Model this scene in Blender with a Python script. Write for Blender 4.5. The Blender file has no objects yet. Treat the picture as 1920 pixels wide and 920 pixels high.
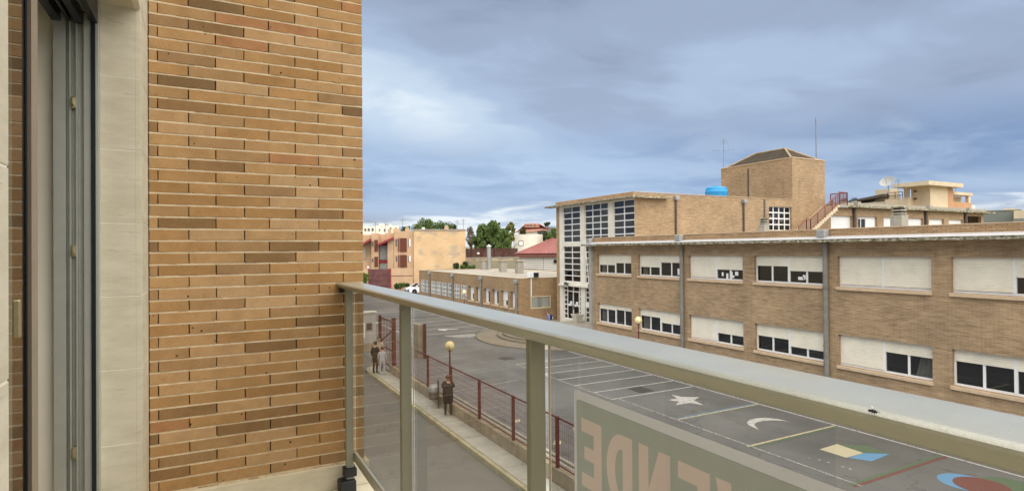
import bpy, bmesh, math, random
from mathutils import Vector, Matrix
R = math.radians
random.seed(7)
scn = bpy.context.scene
COL = scn.collection
ZO = 6.3            # camera height above the school yard; all z below are relative to the camera

# ------------------------------------------------------------------ camera
YAW, PITCH, ROLL, FPX = 0.48367, 0.007323, -0.0078908, 1079.9
f_ = Vector((math.sin(YAW)*math.cos(PITCH), math.cos(YAW)*math.cos(PITCH), math.sin(PITCH)))
r0 = Vector((math.cos(YAW), -math.sin(YAW), 0)); u0 = r0.cross(f_)
r_ = r0*math.cos(ROLL) + u0*math.sin(ROLL); u_ = -r0*math.sin(ROLL) + u0*math.cos(ROLL)
cam = bpy.data.cameras.new('camera'); camo = bpy.data.objects.new('camera', cam); COL.objects.link(camo)
m3 = Matrix((r_, u_, -f_)).transposed()
camo.matrix_world = Matrix.Translation((0, 0, ZO)) @ m3.to_4x4()
cam.sensor_width = 36.0; cam.lens = 36.0*FPX/1920.0; cam.clip_start = 0.02; cam.clip_end = 6000
scn.camera = camo
scn.render.resolution_x = 1024; scn.render.resolution_y = 490

# ------------------------------------------------------------------ world, sun, exposure
SUN_DIR = Vector((0.05, -0.42, 0.90)).normalized()       # towards the sun
w = bpy.data.worlds.new('World'); scn.world = w; w.use_nodes = True
nt = w.node_tree; N = nt.nodes; L = nt.links; N.clear()
def nd(t, **k):
    n = N.new(t)
    for a, b in k.items(): setattr(n, a, b)
    return n
def vmath(op, a, b=None):
    n = nd('ShaderNodeVectorMath', operation=op)
    L.new(a, n.inputs[0]) if hasattr(a, 'node') else setattr(n.inputs[0], 'default_value', a)
    if b is not None: L.new(b, n.inputs[1]) if hasattr(b, 'node') else setattr(n.inputs[1], 'default_value', b)
    return n
def fmath(op, a, b=None, c=None, clamp=False):
    n = nd('ShaderNodeMath', operation=op); n.use_clamp = clamp
    for i, v in enumerate((a, b, c)):
        if v is None: continue
        L.new(v, n.inputs[i]) if hasattr(v, 'node') else setattr(n.inputs[i], 'default_value', v)
    return n.outputs[0]
def mixc(f, a, b):
    n = nd('ShaderNodeMix', data_type='RGBA')
    for s, v in ((n.inputs['Factor'], f), (n.inputs[6], a), (n.inputs[7], b)):
        L.new(v, s) if hasattr(v, 'node') else setattr(s, 'default_value', v)
    return n.outputs[2]
def ramp(v, pts, interp='EASE'):
    n = nd('ShaderNodeValToRGB'); n.color_ramp.interpolation = interp
    e = n.color_ramp.elements
    e[0].position, e[0].color = pts[0][0], pts[0][1]
    e[1].position, e[1].color = pts[-1][0], pts[-1][1]
    for p, c in pts[1:-1]:
        q = e.new(p); q.color = c
    L.new(v, n.inputs[0]); return n
def g4(v): return (v, v, v, 1)
tc = nd('ShaderNodeTexCoord')
nrm = vmath('NORMALIZE', tc.outputs['Generated'])
sep = nd('ShaderNodeSeparateXYZ'); L.new(nrm.outputs[0], sep.inputs[0])
zc = fmath('MAXIMUM', sep.outputs[2], 0.0)
den = fmath('ADD', zc, 0.14)
cx_ = fmath('DIVIDE', sep.outputs[0], den); cy_ = fmath('DIVIDE', sep.outputs[1], den)
# turn so that 'a' runs across the view and 'b' runs away from it
ca, sa = math.cos(YAW), math.sin(YAW)
a_ = fmath('SUBTRACT', fmath('MULTIPLY', cx_, ca), fmath('MULTIPLY', cy_, sa))
b_ = fmath('ADD', fmath('MULTIPLY', cx_, sa), fmath('MULTIPLY', cy_, ca))
cmb = nd('ShaderNodeCombineXYZ')
L.new(fmath('ADD', fmath('MULTIPLY', a_, 0.42), fmath('MULTIPLY', b_, -0.10)), cmb.inputs[0])
L.new(fmath('MULTIPLY', b_, 0.55), cmb.inputs[1]); cmb.inputs[2].default_value = 3.7
def noise(vec, scale, detail, rough, dist=0.0):
    n = nd('ShaderNodeTexNoise'); n.inputs['Scale'].default_value = scale; n.inputs['Detail'].default_value = detail
    n.inputs['Roughness'].default_value = rough; n.inputs['Distortion'].default_value = dist
    L.new(vec, n.inputs['Vector']); return n.outputs['Fac']
n1 = noise(cmb.outputs[0], 1.05, 4, 0.48, 0.35)
n2 = noise(cmb.outputs[0], 3.4, 6, 0.55, 0.5)
# thin, bright opening in the cloud deck in the left half of the view
bd = Vector((math.sin(YAW-0.16)*0.975, math.cos(YAW-0.16)*0.975, 0.215)).normalized()
tilt = nd('ShaderNodeVectorMath', operation='DOT_PRODUCT'); L.new(nrm.outputs[0], tilt.inputs[0]); tilt.inputs[1].default_value = bd
side = fmath('SUBTRACT', fmath('MULTIPLY', sep.outputs[0], ca), fmath('MULTIPLY', sep.outputs[1], sa))   # across the view
up2 = fmath('ADD', fmath('SUBTRACT', sep.outputs[2], 0.222), fmath('MULTIPLY', fmath('ADD', side, 0.16), 0.36))
e1 = fmath('ADD', fmath('POWER', fmath('MULTIPLY', up2, 1/0.115), 2.0), fmath('POWER', fmath('MULTIPLY', fmath('ADD', side, 0.17), 1/0.30), 2.0))
fwd = fmath('ADD', fmath('MULTIPLY', sep.outputs[0], sa), fmath('MULTIPLY', sep.outputs[1], ca))
opening = fmath('MULTIPLY', fmath('POWER', 2.718, fmath('MULTIPLY', e1, -0.9)), fmath('GREATER_THAN', fwd, 0.0))
cl = fmath('MULTIPLY_ADD', fmath('ADD', fmath('MULTIPLY', n1, 0.70), fmath('MULTIPLY', n2, 0.30)), 1.55, -0.265)
thin = fmath('ADD', fmath('MULTIPLY', n2, 0.55), -0.10)
dens = fmath('ADD', fmath('MULTIPLY', cl, fmath('SUBTRACT', 1.0, opening)), fmath('MULTIPLY', thin, opening))
cloud = ramp(dens, [(0.10, (0.76, 0.85, 0.93, 1)), (0.24, (0.58, 0.70, 0.83, 1)), (0.38, (0.42, 0.525, 0.70, 1)), (0.50, (0.345, 0.42, 0.57, 1)), (0.66, (0.25, 0.305, 0.425, 1))])
# bluer, clearer strip low down, white haze right above the horizon
low = ramp(zc, [(0.0, g4(0)), (0.045, g4(0.0)), (0.07, g4(0.75)), (0.13, g4(0.7)), (0.24, g4(0))])
blue = ramp(n2, [(0.32, (0.17, 0.29, 0.54, 1)), (0.66, (0.44, 0.58, 0.80, 1))])
c1 = mixc(low.outputs[0], cloud.outputs[0], blue.outputs[0])
hz = ramp(fmath('ADD', zc, fmath('MULTIPLY', fmath('SUBTRACT', n2, 0.5), 0.13)), [(0.0, g4(1)), (0.036, g4(0.95)), (0.062, g4(0.12)), (0.10, g4(0.0))])
c2 = mixc(hz.outputs[0], c1, (0.84, 0.90, 0.96, 1))
sky = nd('ShaderNodeTexSky', sky_type='NISHITA'); sky.sun_disc = False
sky.sun_elevation = math.asin(SUN_DIR.z); sky.sun_rotation = math.atan2(SUN_DIR.x, SUN_DIR.y)
skyc = nd('ShaderNodeVectorMath', operation='SCALE'); L.new(sky.outputs[0], skyc.inputs[0]); skyc.inputs['Scale'].default_value = 0.10
EXPO = 2.25
clc = nd('ShaderNodeVectorMath', operation='SCALE'); L.new(c2, clc.inputs[0]); clc.inputs['Scale'].default_value = 1.0/2**EXPO
c3 = mixc(0.97, skyc.outputs[0], clc.outputs[0])
bg = nd('ShaderNodeBackground'); L.new(c3, bg.inputs[0]); bg.inputs[1].default_value = 1.0
wo = nd('ShaderNodeOutputWorld'); L.new(bg.outputs[0], wo.inputs[0])

sun = bpy.data.lights.new('sun', 'SUN'); sun.energy = 1.5; sun.angle = R(118); sun.color = (1.0, 0.945, 0.85)
suno = bpy.data.objects.new('sun', sun); COL.objects.link(suno)
suno.rotation_euler = SUN_DIR.to_track_quat('Z', 'Y').to_euler(); suno.location = (0, 0, 60)
vs = scn.view_settings; vs.view_transform = 'Standard'; vs.look = 'None'; vs.exposure = EXPO; vs.gamma = 1.0
vs.use_curve_mapping = False

# ------------------------------------------------------------------ helpers
def at(px, py, d):
    """camera-relative point seen at photo pixel (px,py) at depth d"""
    return (f_ + r_*((px-960)/FPX) - u_*((py-460)/FPX))*d

class MB:
    def __init__(s): s.v = []; s.f = []
    def add(s, vs, fs):
        b = len(s.v); s.v += [tuple(v) for v in vs]; s.f += [tuple(i+b for i in f) for f in fs]; return s
    def box(s, x0, x1, y0, y1, z0, z1):
        x0, x1 = min(x0, x1), max(x0, x1); y0, y1 = min(y0, y1), max(y0, y1); z0, z1 = min(z0, z1), max(z0, z1)
        return s.add([(x0,y0,z0),(x1,y0,z0),(x1,y1,z0),(x0,y1,z0),(x0,y0,z1),(x1,y0,z1),(x1,y1,z1),(x0,y1,z1)],
                     [(0,3,2,1),(4,5,6,7),(0,1,5,4),(1,2,6,5),(2,3,7,6),(3,0,4,7)])
    def cbox(s, x0, x1, y0, y1, z0, z1, c):
        """box with chamfered edges"""
        pts = []
        for sx, xa in ((1, x0), (-1, x1)):
            for sy, ya in ((1, y0), (-1, y1)):
                for sz, za in ((1, z0), (-1, z1)):
                    pts += [(xa, ya+sy*c, za+sz*c), (xa+sx*c, ya, za+sz*c), (xa+sx*c, ya+sy*c, za)]
        bm = bmesh.new()
        for p in pts: bm.verts.new(p)
        bmesh.ops.convex_hull(bm, input=bm.verts)
        bm.verts.index_update()
        s.add([v.co for v in bm.verts], [[v.index for v in f.verts] for f in bm.faces]); bm.free(); return s
    def obox(s, c, ax, ay, az):
        """box from centre and three half-axis vectors"""
        c, ax, ay, az = map(Vector, (c, ax, ay, az))
        P = [c+i*ax+j*ay+k*az for k in (-1, 1) for (i, j) in ((-1,-1),(1,-1),(1,1),(-1,1))]
        return s.add(P, [(0,3,2,1),(4,5,6,7),(0,1,5,4),(1,2,6,5),(2,3,7,6),(3,0,4,7)])
    def quad(s, *p): return s.add(p, [tuple(range(len(p)))])
    def prism(s, poly, d):
        """extrude polygon (list of 3d points) by vector d"""
        n = len(poly); d = Vector(d); A = [Vector(p) for p in poly]
        return s.add(A+[p+d for p in A], [tuple(range(n))[::-1], tuple(range(n, 2*n))] + [(i, (i+1) % n, n+(i+1) % n, n+i) for i in range(n)])
    def tube(s, path, r, n=8, cap=True):
        P = [Vector(p) for p in path]; rr = r if isinstance(r, (list, tuple)) else [r]*len(P); vs = []; fs = []
        for i, p in enumerate(P):
            t = (P[min(i+1, len(P)-1)]-P[max(i-1, 0)]).normalized()
            a = t.orthogonal().normalized() if abs(t.z) > 0.9 else t.cross(Vector((0, 0, 1))).normalized()
            if abs(t.z) > 0.9: a = Vector((1, 0, 0))-t*t.x; a.normalize()
            b = t.cross(a)
            vs += [p+(a*math.cos(2*math.pi*k/n)+b*math.sin(2*math.pi*k/n))*rr[i] for k in range(n)]
        for i in range(len(P)-1):
            fs += [(i*n+k, i*n+(k+1) % n, (i+1)*n+(k+1) % n, (i+1)*n+k) for k in range(n)]
        if cap: fs += [tuple(range(n))[::-1], tuple(range((len(P)-1)*n, len(P)*n))]
        return s.add(vs, fs)
    def lathe(s, c, prof, n=20, axis=(0, 0, 1)):
        """prof: list of (r,h) along axis from point c"""
        ax = Vector(axis).normalized(); a = ax.orthogonal().normalized(); b = ax.cross(a); c = Vector(c); vs = []; fs = []
        for r, h in prof: vs += [c+ax*h+(a*math.cos(2*math.pi*k/n)+b*math.sin(2*math.pi*k/n))*r for k in range(n)]
        for i in range(len(prof)-1): fs += [(i*n+k, i*n+(k+1) % n, (i+1)*n+(k+1) % n, (i+1)*n+k) for k in range(n)]
        return s.add(vs, fs)
    def sphere(s, c, r, n=16, sc=(1, 1, 1)):
        c = Vector(c); vs = []; fs = []; m = n//2
        for i in range(m+1):
            th = math.pi*i/m
            vs += [c+Vector((r*sc[0]*math.sin(th)*math.cos(2*math.pi*k/n), r*sc[1]*math.sin(th)*math.sin(2*math.pi*k/n), r*sc[2]*math.cos(th))) for k in range(n)]
        for i in range(m): fs += [(i*n+k, (i+1)*n+k, (i+1)*n+(k+1) % n, i*n+(k+1) % n) for k in range(n)]
        return s.add(vs, fs)
    def build(s, name, mat, parent=None, smooth=False, label=None):
        org = Vector((0, 0, 0))
        if parent is not None: org = root_org(parent)
        me = bpy.data.meshes.new(name)
        me.from_pydata([(v[0]-org.x, v[1]-org.y, v[2]+ZO-org.z) for v in s.v], [], s.f); me.update()
        bm = bmesh.new(); bm.from_mesh(me); bmesh.ops.recalc_face_normals(bm, faces=bm.faces); bm.to_mesh(me); bm.free()
        if smooth:
            me.polygons.foreach_set('use_smooth', [True]*len(me.polygons))
            try: me.set_sharp_from_angle(angle=R(38))
            except Exception: pass
        me.materials.append(mat)
        o = bpy.data.objects.new(name, me); COL.objects.link(o)
        if parent is not None: o.parent = parent
        if label: o['label'] = label
        return o
def root_org(o):
    while o.parent: o = o.parent
    return o.location.copy()
def thing(name, label, cat, loc, group=None):
    o = bpy.data.objects.new(name, None); COL.objects.link(o)
    o.location = (loc[0], loc[1], loc[2]+ZO); o.empty_display_size = 0.2
    return tag(o, label, cat, group)
def tag(o, label, cat=None, group=None, kind=None):
    o['label'] = label
    if cat: o['category'] = cat
    if group: o['group'] = group
    if kind: o['kind'] = kind
    return o
def struct(o, label=None):
    o['kind'] = 'structure'
    if label: o['label'] = label
    return o
def put(name, mesh, loc, parent):
    """another object that shares mesh data, at camera-relative loc"""
    o = bpy.data.objects.new(name, mesh); COL.objects.link(o); org = root_org(parent)
    o.parent = parent; o.location = (loc[0]-org.x, loc[1]-org.y, loc[2]+ZO-org.z); return o
def mesh_of(mb, name, mat):
    me = bpy.data.meshes.new(name); me.from_pydata(mb.v, [], mb.f); me.update(); me.materials.append(mat); return me
def wall_holes(mb, P, a0, a1, z0, z1, holes, depth):
    """rectangle a0..a1 x z0..z1 with rectangular holes and their reveals; P(a, inward, z) -> xyz"""
    A = sorted({a0, a1, *[h[0] for h in holes], *[h[1] for h in holes]}); Z = sorted({z0, z1, *[h[2] for h in holes], *[h[3] for h in holes]})
    for i in range(len(A)-1):
        for j in range(len(Z)-1):
            ma, mz = (A[i]+A[i+1])/2, (Z[j]+Z[j+1])/2
            if any(h[0] < ma < h[1] and h[2] < mz < h[3] for h in holes): continue
            mb.quad(P(A[i], 0, Z[j]), P(A[i+1], 0, Z[j]), P(A[i+1], 0, Z[j+1]), P(A[i], 0, Z[j+1]))
    for (h0, h1, g0, g1) in holes:
        for (p, q) in (((h0, g0), (h1, g0)), ((h1, g0), (h1, g1)), ((h1, g1), (h0, g1)), ((h0, g1), (h0, g0))):
            mb.quad(P(p[0], 0, p[1]), P(q[0], 0, q[1]), P(q[0], depth, q[1]), P(p[0], depth, p[1]))
    return mb

# ------------------------------------------------------------------ materials
MATS = {}
class NT:
    def __init__(s, name):
        s.m = bpy.data.materials.new(name); s.m.use_nodes = True; s.t = s.m.node_tree; s.n = s.t.nodes; s.l = s.t.links
        s.b = s.n['Principled BSDF']; s.o = s.n['Material Output']; MATS[name] = s.m
    def new(s, t, **k):
        n = s.n.new(t)
        for a, b in k.items():
            if a in n.inputs: n.inputs[a].default_value = b
            else: setattr(n, a, b)
        return n
    def set(s, sock, v):
        if hasattr(v, 'node'): s.l.new(v, sock)
        else: sock.default_value = v
    def coord(s, scale=(1, 1, 1), which='Object'):
        c = s.new('ShaderNodeTexCoord'); m = s.new('ShaderNodeMapping'); m.inputs['Scale'].default_value = scale
        s.l.new(c.outputs[which], m.inputs[0]); return m.outputs[0]
    def noise(s, vec, scale, detail=4, rough=0.55):
        n = s.new('ShaderNodeTexNoise'); n.inputs['Scale'].default_value = scale; n.inputs['Detail'].default_value = detail
        n.inputs['Roughness'].default_value = rough; s.l.new(vec, n.inputs['Vector']); return n.outputs['Fac']
    def ramp(s, fac, pts, interp='LINEAR'):
        n = s.new('ShaderNodeValToRGB'); n.color_ramp.interpolation = interp; e = n.color_ramp.elements
        e[0].position, e[0].color = pts[0][0], (*pts[0][1], 1); e[1].position, e[1].color = pts[-1][0], (*pts[-1][1], 1)
        for p, c in pts[1:-1]:
            q = e.new(p); q.color = (*c, 1)
        s.l.new(fac, n.inputs[0]); return n.outputs[0]
    def mix(s, f, a, b, mode='MIX'):
        n = s.new('ShaderNodeMix', data_type='RGBA', blend_type=mode)
        s.set(n.inputs['Factor'], f); s.set(n.inputs[6], a if hasattr(a, 'node') else (*a, 1)); s.set(n.inputs[7], b if hasattr(b, 'node') else (*b, 1)); return n.outputs[2]
    def bump(s, h, strength, dist=0.01):
        n = s.new('ShaderNodeBump'); n.inputs['Strength'].default_value = strength; n.inputs['Distance'].default_value = dist
        s.l.new(h, n.inputs['Height']); s.l.new(n.outputs[0], s.b.inputs['Normal'])
    def fin(s, col, rough=0.8, metal=0.0, spec=0.5):
        s.set(s.b.inputs['Base Color'], col if hasattr(col, 'node') else (*col, 1)); s.set(s.b.inputs['Roughness'], rough)
        s.b.inputs['Metallic'].default_value = metal; s.b.inputs['Specular IOR Level'].default_value = spec; return s.m
def mul(c, k): return tuple(min(1, x*k) for x in c)
def plain(name, col, rough=0.8, var=0.25, scale=3.0, bump=0.0, bscale=60, metal=0.0, spec=0.4, stretch=(1, 1, 1), streak=0.0):
    t = NT(name); v = t.coord(stretch); n = t.noise(v, scale, 5, 0.6)
    c = t.ramp(n, [(0.28, mul(col, 1-var)), (0.72, mul(col, 1+var*0.6))])
    if streak:
        n3 = t.noise(t.coord((6, 6, 0.35)), 1.0, 4, 0.6)
        k = t.new('ShaderNodeMapRange'); k.inputs[1].default_value = 0.5; k.inputs[2].default_value = 0.8; k.inputs[4].default_value = streak; t.l.new(n3, k.inputs[0])
        c = t.mix(k.outputs[0], c, mul(col, 0.35))
    if bump: t.bump(t.noise(t.coord(), bscale, 4, 0.6), bump, 0.01)
    return t.fin(c, rough, metal, spec)
def brickwork(name, colA, colB, mort, dirt=0.25, bw=0.25, bh=0.06, msize=0.008, rot=False):
    t = NT(name); g = t.new('ShaderNodeTexCoord'); sp = t.new('ShaderNodeSeparateXYZ'); t.l.new(g.outputs['Object'], sp.inputs[0])
    ad = t.new('ShaderNodeMath', operation='ADD'); t.l.new(sp.outputs[0], ad.inputs[0]); t.l.new(sp.outputs[1], ad.inputs[1])
    cb = t.new('ShaderNodeCombineXYZ'); t.l.new(ad.outputs[0], cb.inputs[0]); t.l.new(sp.outputs[2], cb.inputs[1])
    br = t.new('ShaderNodeTexBrick'); br.inputs['Scale'].default_value = 1.0; br.inputs['Brick Width'].default_value = bw; br.inputs['Row Height'].default_value = bh
    br.inputs['Mortar Size'].default_value = msize; br.inputs['Mortar Smooth'].default_value = 0.2; br.inputs['Bias'].default_value = -0.1
    br.inputs['Color1'].default_value = (*colA, 1); br.inputs['Color2'].default_value = (*colB, 1); br.inputs['Mortar'].default_value = (*mort, 1)
    t.l.new(cb.outputs[0], br.inputs['Vector'])
    # tone of groups of bricks: long flat noise, and wider blotches
    m1 = t.new('ShaderNodeMapping'); m1.inputs['Scale'].default_value = (1.6, 9.0, 1); t.l.new(cb.outputs[0], m1.inputs[0])
    n1 = t.noise(m1.outputs[0], 1.0, 5, 0.7)
    c = t.mix(1.0, br.outputs['Color'], t.ramp(n1, [(0.30, (0.70, 0.68, 0.64)), (0.5, (0.98, 0.97, 0.95)), (0.72, (1.26, 1.27, 1.30))]), 'MULTIPLY')
    n2 = t.noise(cb.outputs[0], 0.45, 4, 0.6)
    c = t.mix(1.0, c, t.ramp(n2, [(0.3, (1-dirt, 1-dirt, 1-dirt)), (0.65, (1.06, 1.05, 1.03))]), 'MULTIPLY')
    # pale salt blooms
    m2 = t.new('ShaderNodeMapping'); m2.inputs['Scale'].default_value = (0.9, 2.6, 1); t.l.new(cb.outputs[0], m2.inputs[0])
    n4 = t.noise(m2.outputs[0], 1.3, 6, 0.75)
    k = t.new('ShaderNodeMapRange'); k.inputs[1].default_value = 0.60; k.inputs[2].default_value = 0.78; k.inputs[4].default_value = 0.45; t.l.new(n4, k.inputs[0])
    c = t.mix(k.outputs[0], c, mul(mort, 1.15))
    # rain streaks running down the wall
    m3 = t.new('ShaderNodeMapping'); m3.inputs['Scale'].default_value = (3.2, 0.28, 1); t.l.new(cb.outputs[0], m3.inputs[0])
    n5 = t.noise(m3.outputs[0], 1.0, 6, 0.7); k2 = t.new('ShaderNodeMapRange'); k2.inputs[1].default_value = 0.54; k2.inputs[2].default_value = 0.74; k2.inputs[4].default_value = 0.38; t.l.new(n5, k2.inputs[0])
    c = t.mix(k2.outputs[0], c, mul(colB, 0.55))
    t.bump(br.outputs['Fac'], -0.5, 0.01)
    return t.fin(c, 0.9, 0, 0.2)
M = MATS
def near_brick():
    t = NT('near_brick'); oi = t.new('ShaderNodeObjectInfo'); v = t.coord()
    base = t.ramp(oi.outputs['Random'], [(0.0, (0.373, 0.215, 0.086)), (0.13, (0.407, 0.244, 0.105)), (0.26, (0.339, 0.191, 0.072)), (0.37, (0.427, 0.263, 0.121)), (0.49, (0.354, 0.212, 0.093)),
        (0.60, (0.393, 0.222, 0.087)), (0.69, (0.436, 0.276, 0.136)), (0.77, (0.301, 0.181, 0.082)), (0.855, (0.262, 0.151, 0.064)), (0.915, (0.364, 0.181, 0.078)), (0.945, (0.228, 0.132, 0.055)), (0.975, (0.189, 0.113, 0.049))], 'CONSTANT')
    off = t.new('ShaderNodeVectorMath', operation='ADD'); t.l.new(v, off.inputs[0])
    sc = t.new('ShaderNodeMath', operation='MULTIPLY'); t.l.new(oi.outputs['Random'], sc.inputs[0]); sc.inputs[1].default_value = 37.0
    t.l.new(sc.outputs[0], off.inputs[1])
    n = t.noise(off.outputs[0], 9, 5, 0.65)
    c = t.mix(1.0, base, t.ramp(n, [(0.25, (0.80, 0.78, 0.75)), (0.75, (1.15, 1.16, 1.18))]), 'MULTIPLY')
    n2 = t.noise(off.outputs[0], 160, 3, 0.6)
    c = t.mix(1.0, c, t.ramp(n2, [(0.3, (0.86, 0.85, 0.84)), (0.7, (1.08, 1.08, 1.08))]), 'MULTIPLY')
    vo = t.new('ShaderNodeTexVoronoi'); vo.inputs['Scale'].default_value = 26; t.l.new(off.outputs[0], vo.inputs['Vector'])
    gate = t.new('ShaderNodeSeparateColor'); t.l.new(vo.outputs['Color'], gate.inputs[0])
    rad = t.new('ShaderNodeMapRange'); rad.inputs[1].default_value = 0.72; rad.inputs[2].default_value = 1.0; rad.inputs[3].default_value = 0.0; rad.inputs[4].default_value = 0.15; t.l.new(gate.outputs[0], rad.inputs[0])
    lt = t.new('ShaderNodeMath', operation='LESS_THAN'); t.l.new(vo.outputs['Distance'], lt.inputs[0]); t.l.new(rad.outputs[0], lt.inputs[1])
    c = t.mix(lt.outputs[0], c, (0.035, 0.018, 0.008))
    t.bump(n2, 0.35, 0.003)
    return t.fin(c, 0.85, 0, 0.25)
near_brick()
plain('mortar', (0.66, 0.54, 0.36), 0.95, 0.18, 30, 0.5, 200)
plain('dark_core', (0.05, 0.025, 0.015), 0.95)
def stone():
    t = NT('stone'); v = t.coord((1, 1, 3.2)); n = t.noise(v, 6, 6, 0.65); n2 = t.noise(t.coord(), 1.6, 3)
    c = t.ramp(n, [(0.3, (0.52, 0.46, 0.33)), (0.55, (0.60, 0.54, 0.40)), (0.75, (0.65, 0.59, 0.45))])
    c = t.mix(1.0, c, t.ramp(n2, [(0.3, (0.9, 0.9, 0.88)), (0.7, (1.05, 1.05, 1.06))]), 'MULTIPLY')
    m = t.coord((1.5, 1.5, 9)); n3 = t.noise(m, 4.5, 6, 0.75)
    k = t.new('ShaderNodeMapRange'); k.inputs[1].default_value = 0.60; k.inputs[2].default_value = 0.68; k.inputs[4].default_value = 0.32; t.l.new(n3, k.inputs[0])
    c = t.mix(k.outputs[0], c, (0.26, 0.22, 0.15)); t.bump(n3, 0.25, 0.004); return t.fin(c, 0.75, 0, 0.3)
stone()
plain('stone_grout', (0.80, 0.75, 0.62), 0.9, 0.1)
plain('aluminium', (0.44, 0.445, 0.385), 0.38, 0.08, 14, 0.05, 300, 0.35, 0.5)
plain('rail_paint', (0.375, 0.37, 0.29), 0.36, 0.12, 9, 0.14, 240, 0.1, 0.6)
b_ = M['rail_paint'].node_tree.nodes['Principled BSDF']; b_.inputs['Coat Weight'].default_value = 0.9; b_.inputs['Coat Roughness'].default_value = 0.28
plain('post_paint', (0.29, 0.285, 0.215), 0.4, 0.08, 6, 0.05, 260, 0.15, 0.5)
plain('gasket_white', (0.62, 0.56, 0.46), 0.6, 0.1)
plain('black_plastic', (0.018, 0.02, 0.02), 0.5, 0.2, 30, 0.2, 150)
plain('dark_frame', (0.012, 0.014, 0.018), 0.35, 0.1)
plain('sash_paint', (0.32, 0.275, 0.21), 0.4, 0.1, 5, 0, 60, 0.2)
plain('plaster_inside', (0.46, 0.475, 0.405), 0.9, 0.08, 1.5)
plain('brass', (0.48, 0.40, 0.22), 0.35, 0.1, 40, 0, 60, 0.8)
def glass(name, tint, refl=1.0, rough=0.0, col=(1, 1, 1)):
    t = NT(name); t.n.remove(t.b)
    tr = t.new('ShaderNodeBsdfTransparent'); tr.inputs[0].default_value = (*tint, 1)
    gl = t.new('ShaderNodeBsdfGlossy'); gl.inputs['Roughness'].default_value = rough; gl.inputs[0].default_value = (*col, 1)
    fr = t.new('ShaderNodeLayerWeight'); fr.inputs[0].default_value = 0.5          # thin pane: Schlick reflectance, both sides alike
    pw = t.new('ShaderNodeMath', operation='POWER'); t.l.new(fr.outputs['Facing'], pw.inputs[0]); pw.inputs[1].default_value = 5.0
    ma = t.new('ShaderNodeMath', operation='MULTIPLY_ADD'); t.l.new(pw.outputs[0], ma.inputs[0]); ma.inputs[1].default_value = 0.92; ma.inputs[2].default_value = 0.08
    ml = t.new('ShaderNodeMath', operation='MULTIPLY'); t.l.new(ma.outputs[0], ml.inputs[0]); ml.inputs[1].default_value = refl; ml.use_clamp = True
    mx = t.new('ShaderNodeMixShader'); t.l.new(ml.outputs[0], mx.inputs[0]); t.l.new(tr.outputs[0], mx.inputs[1]); t.l.new(gl.outputs[0], mx.inputs[2])
    t.l.new(mx.outputs[0], t.o.inputs[0]); return t.m
glass('rail_glass', (0.53, 0.505, 0.46), 0.6)
glass('door_glass', (0.55, 0.57, 0.55), 1.0)
glass('window_glass', (0.42, 0.42, 0.40), 0.75); glass('clear_glass', (0.86, 0.87, 0.85), 0.7)
def paper(name, col, k=0.5):
    t = NT(name); n = t.noise(t.coord(), 6, 3); c = t.ramp(n, [(0.3, mul(col, 0.94)), (0.7, mul(col, 1.03))])
    t.fin(c, 0.6, 0, 0.3); tl = t.new('ShaderNodeBsdfTranslucent'); t.l.new(c, tl.inputs[0])
    mx = t.new('ShaderNodeMixShader'); mx.inputs[0].default_value = k; t.l.new(t.b.outputs[0], mx.inputs[1]); t.l.new(tl.outputs[0], mx.inputs[2])
    t.l.new(mx.outputs[0], t.o.inputs[0]); return t.m
paper('sign_field', (0.60, 0.635, 0.52), 0.58); paper('sign_border', (0.98, 0.97, 0.92), 0.6); paper('sign_letters', (0.98, 0.80, 0.66), 0.62); paper('curtain', (0.72, 0.72, 0.68), 0.4)
brickwork('school_brick', (0.405, 0.272, 0.155), (0.32, 0.205, 0.11), (0.43, 0.345, 0.235))
brickwork('annex_brick', (0.35, 0.225, 0.12), (0.29, 0.18, 0.09), (0.39, 0.30, 0.19), 0.2)
brickwork('parapet_brick', (0.44, 0.295, 0.165), (0.36, 0.23, 0.12), (0.20, 0.13, 0.08), 0.15, 0.30, 0.075, 0.010)
plain('sill_stone', (0.60, 0.44, 0.28), 0.8, 0.15, 4)
plain('white_pvc', (0.80, 0.79, 0.76), 0.4, 0.05)
plain('shutter', (0.82, 0.76, 0.62), 0.55, 0.09, 2.0)
plain('white_render', (0.74, 0.69, 0.58), 0.85, 0.12, 1.5, 0, 60, streak=0.12)
plain('flashing', (0.62, 0.62, 0.62), 0.35, 0.1, 3, 0, 60, 0.35)
def lichen():
    t = NT('lichen_concrete'); v = t.coord((2.2, 2.2, 4)); n = t.noise(v, 2.2, 7, 0.75)
    c = t.ramp(n, [(0.36, (0.05, 0.042, 0.022)), (0.48, (0.19, 0.165, 0.10)), (0.56, (0.46, 0.42, 0.32)), (0.7, (0.60, 0.56, 0.46))]); t.bump(n, 0.5, 0.03); return t.fin(c, 0.95, 0, 0.1)
lichen()
plain('concrete', (0.36, 0.33, 0.27), 0.9, 0.25, 2.5, 0.3, 40, streak=0.35)
plain('pipe_grey', (0.225, 0.205, 0.17), 0.6, 0.25, 3)
plain('pipe_dark', (0.10, 0.075, 0.06), 0.6, 0.2, 3)
plain('zinc', (0.36, 0.36, 0.34), 0.45, 0.15, 5, 0, 60, 0.4)
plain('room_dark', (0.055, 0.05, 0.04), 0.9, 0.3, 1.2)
plain('roof_gravel', (0.34, 0.30, 0.235), 0.95, 0.3, 1.2, 0.4, 30)
plain('roof_tile', (0.095, 0.072, 0.046), 0.85, 0.45, 2.2)
plain('ridge_tile', (0.36, 0.28, 0.17), 0.85, 0.25, 2.2)
plain('tank_blue', (0.022, 0.27, 0.56), 0.4, 0.1, 1)
plain('rust_red', (0.22, 0.055, 0.038), 0.55, 0.2, 6)
plain('fence_red', (0.125, 0.022, 0.02), 0.5, 0.2, 6)
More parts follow.
